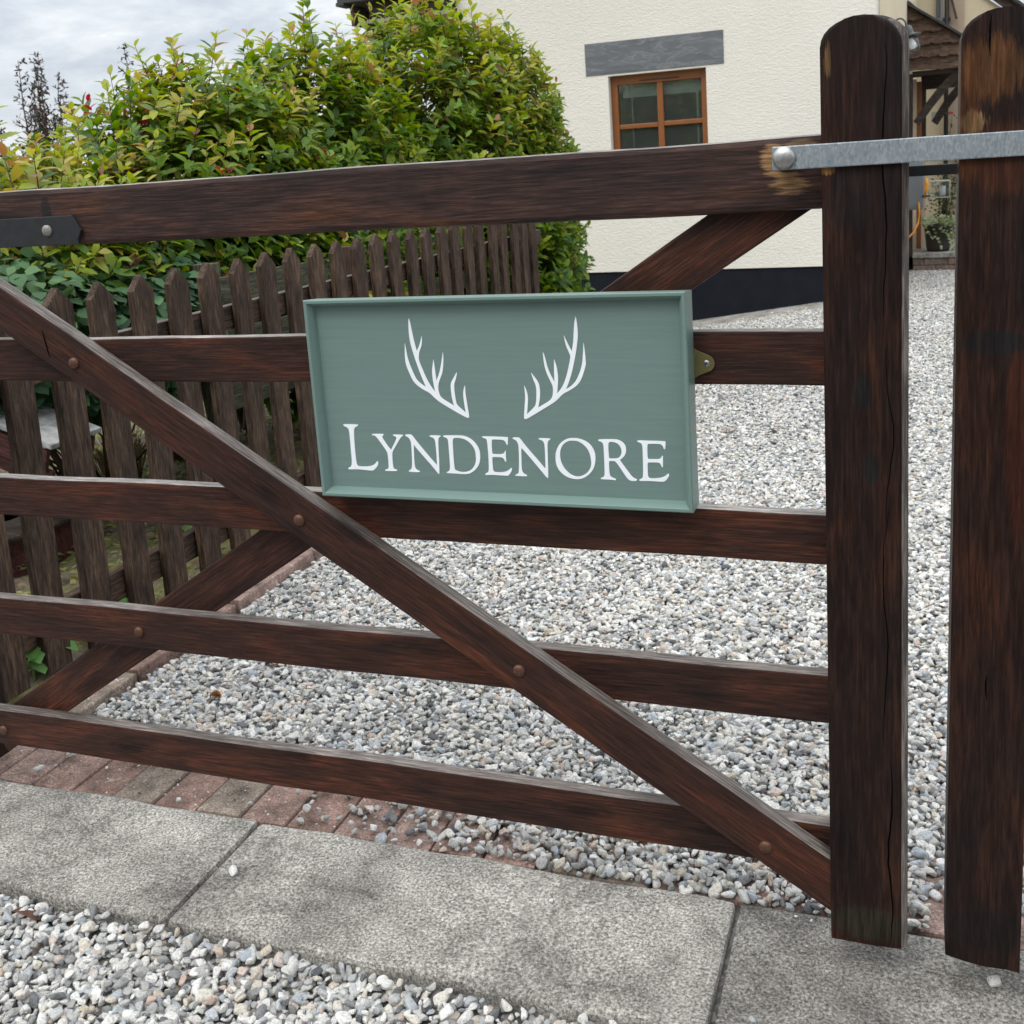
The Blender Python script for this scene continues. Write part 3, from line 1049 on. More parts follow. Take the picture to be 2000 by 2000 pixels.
# long splits in the closing stile
def crack(name, path, y, wdt, parent):
    bm = bmesh.new()
    L, Rr = [], []
    for i, (x, z) in enumerate(path):
        ww = wdt * (0.25 + 0.75 * math.sin(math.pi * i / (len(path) - 1)))
        L.append(bm.verts.new((x - ww / 2, y, z)))
        Rr.append(bm.verts.new((x + ww / 2, y, z)))
    for i in range(len(path) - 1):
        bm.faces.new((L[i], Rr[i], Rr[i + 1], L[i + 1]))
    return put(name, bm, 'crack_black', parent)


def wander(x, z0, z1, n, amp, seed):
    rr = random.Random(seed)
    return [(x + amp * math.sin(k * 0.55 + seed) + rr.uniform(-amp, amp) * 0.35, z0 + (z1 - z0) * k / n) for k in range(n + 1)]


crack('split', wander(-0.036, 1.318, 0.98, 18, 0.0022, 1), 1.4611, 0.0022, gate)
crack('split', wander(-0.030, 0.94, 0.70, 14, 0.0040, 4), 1.4611, 0.0014, gate)
crack('split', wander(-0.036, 0.72, 0.38, 18, 0.0034, 2), 1.4611, 0.0015, gate)
crack('split', wander(-0.030, 0.36, 0.073, 18, 0.0030, 6), 1.4611, 0.0026, gate)
crack('split', [(-1.402, 0.978), (-1.400, 0.962), (-1.397, 0.945), (-1.394, 0.928)], 1.4643, 0.0030, gate)
crack('split', [(-1.03, 0.672 + 0.0), (-1.0, 0.668), (-0.97, 0.666), (-0.94, 0.668)], 1.4946, 0.0015, gate)
# coach bolts
for x, z in ((-1.344, 0.919), (-0.934, 0.660), (-0.571, 0.436), (-0.203, 0.196)):
    bolt('bolt', x, 1.4655, z, 0.0100, 'copper_bolt', gate, 0.5)
for x, z in ((-1.311, 0.420), (-1.671, 0.182)):
    bolt('bolt', x, 1.4952, z, 0.0098, 'copper_bolt', gate, 0.5)
# black hinge strap
st = prism('hinge_strap', [(-1.90, 1.167), (-1.327, 1.167), (-1.312, 1.142), (-1.326, 1.118), (-1.90, 1.118)], 1.4885, 1.4955, 'black_metal', gate, bevel=0.0012)
bolt('bolt', -1.382, 1.4885, 1.1435, 0.0098, 'grey_bolt', st, 0.5)

# galvanised throw-over loop holding the gate shut
loop = thing('gate_loop', 'flat galvanised steel loop holding gate post and right-hand post together', 'gate latch', (0.05, 1.46, 1.16))
bm = bmesh.new()
bm_box(bm, (-0.172, 1.4545, 1.1715), (0.30, 1.4605, 1.2015), bevel=0.0014)
bm_box(bm, (0.294, 1.4605, 1.1715), (0.30, 1.559, 1.2015), bevel=0.0014)
put('strap', bm, 'galvanised', loop, None)
board('back_bar', (-0.17, 1.5625, 1.158), (0.30, 1.5625, 1.158), 0.014, 0.007, 'black_metal', loop, 0.001)
bm = bmesh.new()
lathe(bm, [(0.013, 0), (0.013, 0.034)], 18)
put('spacer', bm, 'steel_bolt', loop, Matrix.Translation((-0.158, 1.4945, 1.1865)) @ Matrix.Rotation(R(90), 4, 'X'))
bolt('bolt', -0.1565, 1.4545, 1.1868, 0.0148, 'steel_bolt', loop, 0.55)

# fixed post on the right
post2 = thing('gate_post', 'thick orange-brown round-topped post at the right edge, gate loop around it', 'post', (0.09, 1.5, 0.06))
a0 = (0.0425, 0.1385)
a1 = (0.0515, 0.1480)
pts = []
rr = random.Random(9)
for k in range(5):
    t = k / 4
    pts.append((a0[0] + (a0[1] - a0[0]) * t, 0.066 + (0.004 * (1 - t) ** 3 if t < .3 else 0) - 0.004 * t + rr.uniform(-0.0012, 0.0012)))
pts.append((a1[1], 1.312))
for k in range(1, 14):
    t = math.pi * k / 14
    pts.append(((a1[0] + a1[1]) / 2 + (a1[1] - a1[0]) / 2 * math.cos(t), 1.312 + 0.033 * math.sin(t) ** 0.9))
pts.append((a1[0], 1.312))
prism('post', pts, 1.4615, 1.555, 'orange_wood', post2, bevel=0.0035, vertical=True, origin=(0.095, 0.7))
crack('split', wander(0.083, 1.338, 1.290, 8, 0.0006, 2), 1.4611, 0.0022, post2)
crack('split', wander(0.090, 0.50, 0.465, 8, 0.0006, 3), 1.4611, 0.0022, post2)

# neighbouring low fence: only its bottom rail reaches into view
sf = thing('side_fence', 'dark timber fence right of the thick gate post, only its bottom rail showing', 'fence', (0.6, 1.5, 0.05))
board('rail', (0.150, 1.505, 0.155), (1.35, 1.505, 0.155), 0.115, 0.04, 'gate_wood', sf, 0.003)
board('post', (1.40, 1.505, 0.0), (1.40, 1.505, 1.2), 0.1, 0.1, 'gate_wood', sf, 0.004, up=(1, 0, 0))

# ------------------------------------------------------------------ the name sign
SX, SZ = -0.5835, 0.8635
sign = thing('name_sign', 'sage green framed name board with white antlers and lettering, screwed to gate', 'sign', (SX, 1.5, SZ - 0.156))
HW, HH = 0.2945, 0.1556
SF, SB, SP = 1.450, 1.4945, 1.4665


def frame_ring():
    bm = bmesh.new()
    def loop(w, h, y):
        return [bm.verts.new((sx * w, y, sz * h)) for sx, sz in ((-1, -1), (1, -1), (1, 1), (-1, 1))]
    rows = [loop(HW, HH, SB), loop(HW, HH, SF + 0.0015), loop(HW - 0.0015, HH - 0.0015, SF), loop(HW - 0.0052, HH - 0.0052, SF), loop(HW - 0.0062, HH - 0.0062, SF + 0.0012),
            loop(HW - 0.0075, HH - 0.0075, SF + 0.0035), loop(HW - 0.0105, HH - 0.0105, SF + 0.0095), loop(HW - 0.0125, HH - 0.0125, SP), loop(HW - 0.0125, HH - 0.0125, SP + 0.004)]
    for v in rows[0]:
        if v.co.z > 0: v.co.z -= 0.0032      # back of the moulding is planed off along the top
    for a, b in zip(rows, rows[1:]):
        for k in range(4):
            bm.faces.new((a[k], a[(k + 1) % 4], b[(k + 1) % 4], b[k]))
    bm.faces.new(list(reversed(rows[0])))
    return bm


put('frame', frame_ring(), 'green_frame', sign, Matrix.Translation((SX, 0, SZ)))
bm = bmesh.new()
bm_box(bm, (-HW + 0.012, SP, -HH + 0.012), (HW - 0.012, SP + 0.009, HH - 0.012))
panel = put('panel', bm, 'green_paint', sign, Matrix.Translation((SX, 0, SZ)))


def glyph(name, loops, y0, y1):
    """Flat painted shape with its holes, raised a hair off the panel."""
    cu = bpy.data.curves.new(name, 'CURVE')
    cu.dimensions = '2D'
    cu.fill_mode = 'BOTH'
    cu.extrude = (y1 - y0) / 2
    for lp in loops:
        sp = cu.splines.new('POLY')
        sp.points.add(len(lp) - 1)
        for p, (x, z) in zip(sp.points, lp):
            p.co = (x * 1e-4, z * 1e-4, 0, 1)
        sp.use_cyclic_u = True
    tmp = bpy.data.objects.new('tmp', cu)
    me = bpy.data.meshes.new_from_object(tmp)
    bpy.data.objects.remove(tmp)
    bpy.data.curves.remove(cu)
    me.name = name
    me.materials.clear()
    o = put(name, me, 'white_paint', panel, Matrix.Translation((SX, (y0 + y1) / 2, SZ)) @ Matrix.Rotation(R(90), 4, 'X'))
    return o


def smooth_loop(lp, it=1):
    """Round off a traced outline a little, keeping sharp tips."""
    for _ in range(it):
        n = len(lp)
        out = []
        for i in range(n):
            a, b, c = lp[i - 1], lp[i], lp[(i + 1) % n]
            v1 = (b[0] - a[0], b[1] - a[1])
            v2 = (c[0] - b[0], c[1] - b[1])
            l1, l2 = math.hypot(*v1) or 1, math.hypot(*v2) or 1
            cs = (v1[0] * v2[0] + v1[1] * v2[1]) / (l1 * l2)
            if cs < 0.1:
                out.append(b)
            else:
                out.append((b[0] * 0.75 + a[0] * 0.25, b[1] * 0.75 + a[1] * 0.25))
                out.append((b[0] * 0.75 + c[0] * 0.25, b[1] * 0.75 + c[1] * 0.25))
        lp = out
    return lp


GLYPHS = \
[
('L',[[(-2539,-429),(-2527,-418),(-2278,-419),(-2275,-430),(-2290,-448),(-2327,-462),(-2348,-486),(-2357,-524),(-2365,-619),(-2369,-742),(-2370,-879),(-2369,-975),(-2365,-1044),(-2355,-1082),(-2333,-1095),(-2251,-1097),(-2161,-1091),(-2101,-1078),(-2054,-1055),(-2026,-1028),(-2006,-1004),(-1990,-1002),(-1984,-1025),(-1991,-1056),(-2018,-1098),(-2055,-1133),(-2083,-1156),(-2161,-1156),(-2286,-1146),(-2383,-1144),(-2515,-1151),(-2524,-1136),(-2512,-1121),(-2480,-1110),(-2461,-1089),(-2449,-1047),(-2444,-978),(-2444,-868),(-2441,-703),(-2441,-573),(-2445,-509),(-2456,-485),(-2483,-465),(-2523,-451)]]),
('Y',[[(-2052,-578),(-2041,-564),(-1852,-561),(-1846,-575),(-1873,-594),(-1877,-611),(-1863,-641),(-1810,-728),(-1745,-814),(-1677,-707),(-1638,-639),(-1633,-612),(-1645,-599),(-1683,-584),(-1692,-574),(-1682,-567),(-1516,-567),(-1519,-581),(-1548,-603),(-1572,-628),(-1643,-730),(-1702,-813),(-1724,-849),(-1732,-908),(-1734,-990),(-1734,-1078),(-1723,-1112),(-1702,-1123),(-1670,-1129),(-1669,-1144),(-1683,-1151),(-1869,-1155),(-1879,-1141),(-1867,-1130),(-1833,-1122),(-1813,-1105),(-1807,-1047),(-1806,-958),(-1808,-877),(-1820,-836),(-1890,-730),(-1961,-630),(-1994,-597),(-2015,-587),(-2041,-590)]]),
('N',[[(-1481,-572),(-1466,-560),(-1387,-558),(-1363,-573),(-1287,-675),(-1197,-786),(-1095,-910),(-995,-1024),(-985,-1026),(-981,-900),(-980,-747),(-984,-654),(-997,-618),(-1025,-598),(-1070,-584),(-1072,-573),(-1061,-565),(-893,-565),(-884,-576),(-920,-599),(-930,-623),(-937,-699),(-942,-812),(-947,-999),(-957,-1160),(-967,-1170),(-979,-1164),(-1052,-1069),(-1181,-919),(-1291,-795),(-1345,-724),(-1352,-736),(-1358,-864),(-1363,-999),(-1361,-1070),(-1344,-1110),(-1313,-1125),(-1285,-1135),(-1284,-1148),(-1298,-1155),(-1463,-1155),(-1474,-1141),(-1461,-1130),(-1430,-1112),(-1411,-1081),(-1400,-980),(-1392,-825),(-1390,-704),(-1398,-657),(-1421,-614),(-1451,-595),(-1475,-587)]]),
('D',[[(-848,-572),(-836,-561),(-693,-558),(-562,-556),(-480,-566),(-400,-603),(-336,-657),(-287,-728),(-266,-799),(-266,-885),(-279,-964),(-317,-1035),(-373,-1096),(-435,-1135),(-499,-1157),(-610,-1158),(-735,-1152),(-830,-1153),(-838,-1141),(-824,-1130),(-799,-1120),(-778,-1093),(-771,-1040),(-769,-887),(-769,-728),(-772,-625),(-787,-603),(-814,-590),(-842,-584)],[(-694,-633),(-698,-660),(-701,-825),(-702,-991),(-699,-1071),(-694,-1094),(-676,-1107),(-642,-1115),(-601,-1126),(-524,-1125),(-468,-1109),(-409,-1071),(-364,-1013),(-339,-946),(-335,-861),(-342,-782),(-371,-717),(-425,-656),(-490,-615),(-551,-598),(-627,-593),(-662,-596),(-685,-610)]]),
('E',[[(-216,-573),(-205,-559),(193,-563),(200,-572),(188,-676),(177,-686),(166,-674),(154,-635),(135,-616),(109,-607),(-42,-603),(-60,-612),(-66,-644),(-70,-748),(-68,-820),(-59,-832),(66,-830),(107,-820),(126,-801),(138,-774),(149,-773),(145,-859),(147,-938),(137,-946),(126,-935),(109,-896),(90,-881),(63,-875),(-62,-874),(-74,-886),(-77,-958),(-75,-1056),(-69,-1092),(-52,-1108),(32,-1112),(101,-1103),(156,-1082),(191,-1057),(213,-1037),(226,-1036),(228,-1065),(204,-1112),(168,-1153),(144,-1159),(43,-1157),(-93,-1152),(-196,-1161),(-208,-1146),(-197,-1133),(-165,-1119),(-146,-1095),(-138,-1025),(-133,-855),(-135,-711),(-140,-616),(-156,-595),(-200,-583)]]),
('N',[[(266,-581),(279,-565),(366,-565),(385,-576),(458,-676),(549,-789),(660,-915),(748,-1028),(756,-1025),(760,-892),(764,-725),(759,-645),(745,-614),(719,-597),(678,-585),(674,-574),(685,-567),(855,-568),(859,-579),(820,-606),(809,-641),(803,-750),(798,-930),(790,-1162),(780,-1172),(765,-1163),(665,-1037),(543,-886),(451,-779),(403,-726),(395,-739),(389,-865),(384,-995),(386,-1073),(402,-1108),(428,-1124),(459,-1136),(458,-1152),(445,-1157),(282,-1156),(271,-1146),(283,-1135),(321,-1121),(335,-1088),(345,-990),(355,-827),(357,-698),(347,-646),(323,-611),(294,-595)]]),
('O',[[(1212,-554),(1270,-555),(1340,-572),(1406,-601),(1460,-647),(1500,-707),(1522,-768),(1526,-839),(1517,-915),(1494,-987),(1455,-1051),(1407,-1100),(1342,-1143),(1283,-1166),(1220,-1172),(1153,-1165),(1081,-1143),(1021,-1104),(970,-1056),(937,-999),(919,-930),(918,-858),(928,-776),(955,-708),(995,-647),(1051,-598),(1110,-568),(1164,-556)],[(1128,-601),(1068,-633),(1026,-682),(1001,-740),(990,-807),(993,-879),(1011,-946),(1046,-1012),(1096,-1068),(1156,-1112),(1213,-1131),(1271,-1129),(1330,-1108),(1384,-1072),(1425,-1023),(1449,-975),(1459,-917),(1456,-855),(1447,-794),(1427,-738),(1392,-682),(1342,-636),(1291,-606),(1263,-596),(1205,-593),(1152,-594)]]),
('R',[[(1576,-575),(1588,-564),(1708,-559),(1834,-556),(1893,-569),(1944,-601),(1978,-647),(1985,-703),(1977,-756),(1954,-800),(1920,-834),(1885,-860),(1928,-927),(1990,-1015),(2046,-1094),(2084,-1126),(2122,-1137),(2122,-1152),(2108,-1165),(2042,-1167),(2010,-1155),(1978,-1126),(1935,-1061),(1886,-979),(1843,-917),(1818,-887),(1798,-880),(1731,-880),(1721,-897),(1720,-978),(1722,-1065),(1730,-1102),(1749,-1121),(1785,-1133),(1815,-1146),(1811,-1163),(1797,-1165),(1717,-1158),(1593,-1159),(1584,-1148),(1594,-1136),(1625,-1126),(1643,-1105),(1650,-1061),(1653,-960),(1654,-799),(1655,-659),(1646,-622),(1626,-599),(1583,-587)],[(1729,-617),(1724,-657),(1723,-757),(1726,-830),(1733,-845),(1840,-841),(1874,-826),(1902,-792),(1917,-745),(1914,-698),(1895,-652),(1864,-620),(1819,-600),(1766,-596),(1742,-600)]]),
('E',[[(2148,-576),(2159,-565),(2266,-566),(2550,-567),(2559,-575),(2550,-679),(2538,-688),(2527,-678),(2518,-639),(2499,-620),(2471,-609),(2313,-610),(2299,-620),(2293,-661),(2291,-767),(2293,-826),(2303,-836),(2442,-833),(2475,-822),(2490,-800),(2499,-780),(2512,-781),(2510,-866),(2506,-941),(2499,-952),(2488,-942),(2475,-903),(2459,-886),(2434,-880),(2298,-883),(2287,-896),(2285,-972),(2284,-1072),(2291,-1101),(2310,-1116),(2365,-1118),(2444,-1109),(2503,-1093),(2542,-1069),(2569,-1041),(2585,-1040),(2591,-1067),(2573,-1101),(2539,-1142),(2510,-1160),(2461,-1162),(2364,-1158),(2273,-1158),(2161,-1163),(2152,-1151),(2162,-1139),(2192,-1125),(2210,-1104),(2216,-1047),(2222,-888),(2224,-716),(2221,-627),(2206,-604),(2161,-591)]]),
('A1',[[(-1254,1233),(-1243,1202),(-1222,1066),(-1203,906),(-1167,731),(-1114,826),(-1068,964),(-1066,905),(-1079,817),(-1122,738),(-1142,667),(-1145,587),(-1102,471),(-1064,364),(-999,221),(-918,105),(-939,257),(-947,400),(-931,506),(-904,606),(-897,524),(-890,400),(-884,280),(-809,436),(-743,716),(-738,630),(-768,418),(-831,293),(-861,213),(-865,141),(-850,70),(-825,18),(-626,-102),(-654,18),(-661,170),(-654,250),(-600,330),(-546,414),(-544,383),(-569,303),(-603,223),(-604,108),(-590,-61),(-569,-97),(-446,-204),(-462,-60),(-468,100),(-448,171),(-426,216),(-429,92),(-415,-59),(-394,-268),(-404,-280),(-437,-281),(-614,-187),(-850,-51),(-913,-2),(-1002,86),(-1038,109),(-1121,148),(-1221,219),(-1278,291),(-1325,408),(-1369,533),(-1372,667),(-1355,856),(-1347,801),(-1324,587),(-1230,336),(-1196,282),(-1133,229),(-1063,180),(-1131,363),(-1176,506),(-1234,720),(-1268,880),(-1274,1022),(-1267,1181)]]),
('A2',[[(1344,1222),(1358,1128),(1365,961),(1332,760),(1287,575),(1243,414),(1192,278),(1140,168),(1214,210),(1288,278),(1345,380),(1401,524),(1423,693),(1438,844),(1451,735),(1458,566),(1452,507),(1396,355),(1357,279),(1292,210),(1193,150),(1085,97),(1010,19),(935,-38),(760,-140),(545,-266),(499,-284),(476,-284),(470,-258),(494,-83),(513,57),(507,218),(540,135),(555,49),(538,-100),(520,-212),(646,-98),(672,-46),(687,93),(689,215),(647,318),(624,408),(675,344),(736,254),(746,137),(734,16),(701,-108),(884,-4),(923,44),(943,122),(944,216),(903,302),(850,430),(827,567),(823,712),(846,661),(886,456),(972,268),(975,439),(986,605),(1021,499),(1033,337),(1021,234),(1001,101),(1082,192),(1152,337),(1206,524),(1235,643),(1224,685),(1171,812),(1153,951),(1191,862),(1257,720),(1284,828),(1301,987),(1320,1145)]])]
for nm, loops in GLYPHS:
    glyph('antler' if nm[0] == 'A' else 'letter', [smooth_loop(l, 2) for l in loops], SP - 0.0006, SP + 0.001)

# brass hanger plates, one showing at the right
for sx in (1,):
    pl = []
    for k in range(13):
        t = R(-90 + 15 * k)
        pl.append((0.0125 * math.cos(t) + 0.0155, 0.0125 * math.sin(t)))
    pl = [(0, -0.021), (0.006, -0.0165)] + pl + [(0.006, 0.0165), (0, 0.021), (-0.03, 0.021), (-0.03, -0.021)]
    ox = SX + sx * (HW + 0.001)
    zc = 0.913
    p = prism('hanger_plate', [(ox + sx * a, zc + b) for a, b in pl], 1.4915, 1.4940, 'brass', sign, bevel=0.0004)
    bm = bmesh.new()
    lathe(bm, [(0.0048, 0), (0.0044, 0.0012), (0.002, 0.0018), (0, 0.0018)], 16)
    sc = put('screw', bm, 'steel_bolt', p, Matrix.Translation((ox + sx * 0.0165, 1.4915, zc)) @ Matrix.Rotation(R(90), 4, 'X'))
    bm = bmesh.new()
    bm_box(bm, (-0.0026, -0.0001, -0.0005), (0.0026, 0.0005, 0.0005))
    bm_box(bm, (-0.0005, -0.0001, -0.0026), (0.0005, 0.00045, 0.0026))
    put('screw_slot', bm, 'black_pipe', p, Matrix.Translation((ox + sx * 0.0165, 1.4894, zc)) @ Matrix.Rotation(R(20), 4, 'Y'))

# ------------------------------------------------------------------ picket fence
FX = -2.0
fence = thing('picket_fence', 'dark brown pointed picket fence running from the gate towards the house', 'fence', (FX, 4.0, 0.04))
k = 0
y = 1.83
while y < 5.95:
    zb = 0.045 - 0.02 * (y - 2)
    zt = 0.978 - 0.004 * (y - 2) + random.uniform(-0.004, 0.004)
    w_ = 0.0425 + random.uniform(-0.002, 0.002)
    tw = random.uniform(-0.004, 0.004)
    bm = bmesh.new()
    pr = [(-w_, zb), (w_, zb), (w_, zt - 0.043), (0.002, zt), (-w_, zt - 0.043)]
    zc = (zb + zt) / 2
    A = [bm.verts.new((z - zc, 0.0, p)) for p, z in pr]          # local X up
    B = [bm.verts.new((z - zc, 0.022, p)) for p, z in pr]
    fa = bm.faces.new(A)
    bm.faces.new(list(reversed(B)))
    for i in range(5):
        bm.faces.new((A[i], B[i], B[(i + 1) % 5], A[(i + 1) % 5]))
    bmesh.ops.bevel(bm, geom=list(fa.edges), offset=0.002, segments=1, affect='EDGES')
    # local X -> world Z, local Y -> world -X, local Z -> world -Y... right handed
    m = Matrix(((0, -1, 0), (0, 0, -1), (1, 0, 0))).to_4x4()
    m.translation = (FX + 0.012 + tw, y, zc)
    m = m @ Matrix.Rotation(random.uniform(-0.012, 0.012), 4, 'Y')
    put('picket', bm, 'picket_wood', fence, m)
    k += 1
    y += 0.158 + random.uniform(-0.004, 0.004)
board('rail', (-2.035, 1.70, 0.790), (-2.035, 6.0, 0.792), 0.075, 0.035, 'picket_wood', fence, 0.003, topmat='worn_skylit_top')
board('rail', (-2.035, 1.70, 0.160), (-2.035, 6.0, 0.115), 0.080, 0.035, 'picket_wood', fence, 0.003)
for yy in (1.66, 3.86, 5.96):
    board('post', (-2.10, yy, -0.2), (-2.10, yy, 0.93), 0.075, 0.075, 'picket_wood', fence, 0.004, up=(1, 0, 0))

# older mossy boards behind it
mf = thing('board_fence', 'old green mossy board fence with wide gaps just behind the picket fence', 'fence', (-2.45, 4.2, 0.0))
for z in (0.80, 0.60, 0.40):
    board('board', (-2.40, 3.30, z + 0.02), (-2.40, 6.2, z - 0.02), 0.10, 0.022, 'mossy_wood', mf, 0.003, wobble=0.002, nseg=14)
for yy in (3.40, 4.75, 6.1):
    board('post', (-2.455, yy, -0.1), (-2.455, yy, 0.92), 0.08, 0.08, 'mossy_wood', mf, 0.004, up=(1, 0, 0))

# ------------------------------------------------------------------ ornamental well behind the fence
well = thing('wishing_well', 'dark red wooden garden well with pale grey felted roof behind the pickets', 'garden ornament', (-2.95, 2.65, 0.05))
for s in (1, -1):
    # shallow roof, ridge running away from the gate
    board('roof_slope', (-2.95, 2.61, 0.622), (-2.95 + s * 0.53, 2.61, 0.622 - 0.157), 0.22, 0.018, 'felt_grey', well, 0.004, up=(0, 1, 0), wobble=0.003, nseg=8)
    for yb, zo, ww, tt in ((2.505, 0.040, 0.070, 0.016), (2.517, 0.100, 0.055, 0.014), (2.70, 0.045, 0.07, 0.016)):
        board('bargeboard', (-2.95, yb, 0.605 - zo), (-2.95 + s * 0.50, yb, 0.605 - zo - 0.148), ww, tt, 'red_wood', well, 0.003)
    board('post', (-2.95 + s * 0.27, 2.66, 0.0), (-2.95 + s * 0.27, 2.66, 0.52), 0.045, 0.045, 'red_wood', well, 0.003, up=(1, 0, 0))
WX, WY = -2.86, 2.62
bm = bmesh.new()
for k in range(28):      # staves round the base
    a = 2 * math.pi * k / 28
    n0 = set(bm.verts)
    bm_box(bm, (-0.029, -0.008, 0.02), (0.029, 0.008, 0.165), bevel=0.002)
    bmesh.ops.transform(bm, matrix=Matrix.Translation((WX, WY, 0)) @ Matrix.Rotation(a, 4, 'Z') @ Matrix.Translation((0, 0.265, 0)), verts=[v for v in bm.verts if v not in n0])
put('base', bm, 'red_wood', well)
bm = bmesh.new()
lathe(bm, [(0.13, 0.150), (0.13, 0.187), (0.305, 0.187), (0.305, 0.165), (0.13, 0.150)], 32)
lathe(bm, [(0.0, 0.12), (0.15, 0.12)], 28)
put('rim', bm, 'dark_beam', well, Matrix.Translation((WX, WY, 0)))

# ------------------------------------------------------------------ house
house = thing('house', 'cream rendered house with dark painted plinth and slate lintel over a brown window', 'house', (-1.0, 9.0, -0.1), rz=R(-1.455))
HM = Matrix.Translation((-1.0, 9.0, 0.0)) @ Matrix.Rotation(R(-1.455), 4, 'Z')


def hbox(name, boxes, mat, parent=house, bevel=0.0, local=HM, label=None):
    bm = bmesh.new()
    lo = [min(b[0][i] for b in boxes) for i in range(3)]
    hi = [max(b[1][i] for b in boxes) for i in range(3)]
    c = Vector([(a + b) / 2 for a, b in zip(lo, hi)])
    for a, b in boxes:
        bm_box(bm, Vector(a) - c, Vector(b) - c, bevel=bevel)
    o = put(name, bm, mat, parent, local @ Matrix.Translation(c))
    if label: o['label'] = label
    return o


WL, WR, WB, WT = -1.377, -0.567, 0.93, 1.868
UL, UR = -2.686, 0.726
hbox('wall', [((UL, 0, 0.255), (WL, 0.26, 4.1)), ((WR, 0, 0.255), (UR, 0.26, 4.1)), ((WL, 0, WT), (WR, 0.26, 4.1)), ((WL, 0, 0.255), (WR, 0.26, WB))], 'cream_render')
hbox('plinth', [((UL + 0.01, 0.014, -0.7), (UR - 0.012, 0.25, 0.254))], 'plinth_paint')
hbox('lintel', [((-1.564, -0.006, 1.884), (-0.4215, 0.05, 2.140))], 'slate_lintel', bevel=0.002)
# window: outer frame, then two by two lights
fy0, fy1 = 0.065, 0.125
win = hbox('window', [((WL + 0.001, fy0, WB + 0.001), (WL + 0.058, fy1, WT - 0.001)), ((WR - 0.055, fy0, WB + 0.001), (WR - 0.001, fy1, WT - 0.001)),
                      ((WL + 0.058, fy0, WT - 0.075), (WR - 0.055, fy1, WT - 0.001)), ((WL + 0.058, fy0, WB + 0.001), (WR - 0.055, fy1, WB + 0.06))], 'window_wood', bevel=0.004)
hbox('glazing_bar', [((-0.990, fy0 + 0.006, WB + 0.06), (-0.940, fy1 - 0.01, WT - 0.075))], 'window_wood', win, 0.006)
hbox('glazing_bar', [((WL + 0.058, fy0 + 0.007, 1.435), (-0.9905, fy1 - 0.011, 1.472)), ((-0.9395, fy0 + 0.007, 1.439), (WR - 0.055, fy1 - 0.011, 1.477))], 'window_wood', win, 0.006)
hbox('trickle_vent', [((-1.13, fy0 - 0.004, WT - 0.056), (-0.80, fy0 - 0.0005, WT - 0.048))], 'dark_beam', win)
hbox('pane', [((WL + 0.05, 0.095, WB + 0.05), (WR - 0.05, 0.099, WT - 0.07))], 'pane_glass', win)
hbox('blind', [((WL + 0.08, 0.150, 1.69), (WR - 0.07, 0.160, WT))], 'white_blind', win)
hbox('blind_cord', [((-0.680, 0.142, 1.0), (-0.667, 0.146, 1.70))], 'white_blind', win)
hbox('blind_cord', [((-1.222, 0.142, 1.25), (-1.215, 0.146, 1.70))], 'white_blind', win)
# room behind the window
bm = bmesh.new()
bm_box(bm, (WL - 0.5, 0.262, 0.5), (WR + 0.5, 2.6, 2.3))
for f in [f for f in bm.faces if f.calc_center_median().y < 0.3]: bm.faces.remove(f)
put('room', bm, 'room_dark', house, HM)


def plan_wall(name, pts, z0, z1, mat, parent):
    bm = bmesh.new()
    a = [bm.verts.new((x, y, z0)) for x, y in pts]
    b = [bm.verts.new((x, y, z1)) for x, y in pts]
    bm.faces.new(list(reversed(a)))
    bm.faces.new(b)
    n = len(pts)
    for i in range(n):
        bm.faces.new((a[i], a[(i + 1) % n], b[(i + 1) % n], b[i]))
    return put(name, bm, mat, parent)


cx0, cy0 = -0.2745, 8.983
dx, dy = 0.0655, 1.0
P = lambda t, o=0.0: (cx0 + dx * t + o, cy0 + dy * t)
plan_wall('side_wall', [P(0.262, -0.001), P(4.6, -0.001), P(4.6, -0.25), P(0.262, -0.25)], 0.03, 4.1, 'warm_render', house)
plan_wall('side_plinth', [P(0.262, -0.012), P(4.6, -0.012), P(4.6, -0.24), P(0.262, -0.24)], -0.7, 0.029, 'plinth_paint', house)
# main roof
bm = bmesh.new()
bm_box(bm, (UL - 0.3, -0.35, 4.1), (UR + 0.3, 2.3, 4.2))
bmesh.ops.rotate(bm, verts=bm.verts, cent=(0, -0.3, 4.1), matrix=Matrix.Rotation(R(38), 3, 'X'))
put('roof', bm, 'slate_dark', house, HM)

# open porch at the left end
porch = thing('open_porch', 'brown-beamed porch roof on a grey post at the left end of the house', 'porch', (-4.0, 10.0, -0.2), rz=R(-1.455))
hbox('soffit', [((-3.50, -0.12, 2.50), (-2.70, 3.2, 2.53))], 'soffit', porch)
board('beam', HM @ Vector((-3.50, -0.05, 2.43)), HM @ Vector((-3.50, 3.2, 2.43)), 0.13, 0.08, 'dark_beam', porch, 0.004)
board('front_beam', HM @ Vector((-3.455, -0.09, 2.60)), HM @ Vector((-2.70, -0.09, 2.60)), 0.13, 0.05, 'dark_beam', porch, 0.004)
board('post', HM @ Vector((-3.50, 0.03, -0.3)), HM @ Vector((-3.50, 0.03, 2.364)), 0.085, 0.085, 'grey_post', porch, 0.004, up=(1, 0, 0))
board('fascia', HM @ Vector((-3.62, -0.15, 2.565)), HM @ Vector((-3.62, 3.2, 2.565)), 0.15, 0.03, 'cladding_wood', porch, 0.003)
bm = bmesh.new()
bm_box(bm, (-3.72, -0.22, 2.68), (-2.70, 3.25, 2.72))
for k in range(14):
    bm_box(bm, (-3.74, -0.22 + 0.245 * k, 2.655), (-3.66, -0.04 + 0.245 * k, 2.69), bevel=0.01)
put('roof_tiles', bm, 'slate_dark', porch, HM)
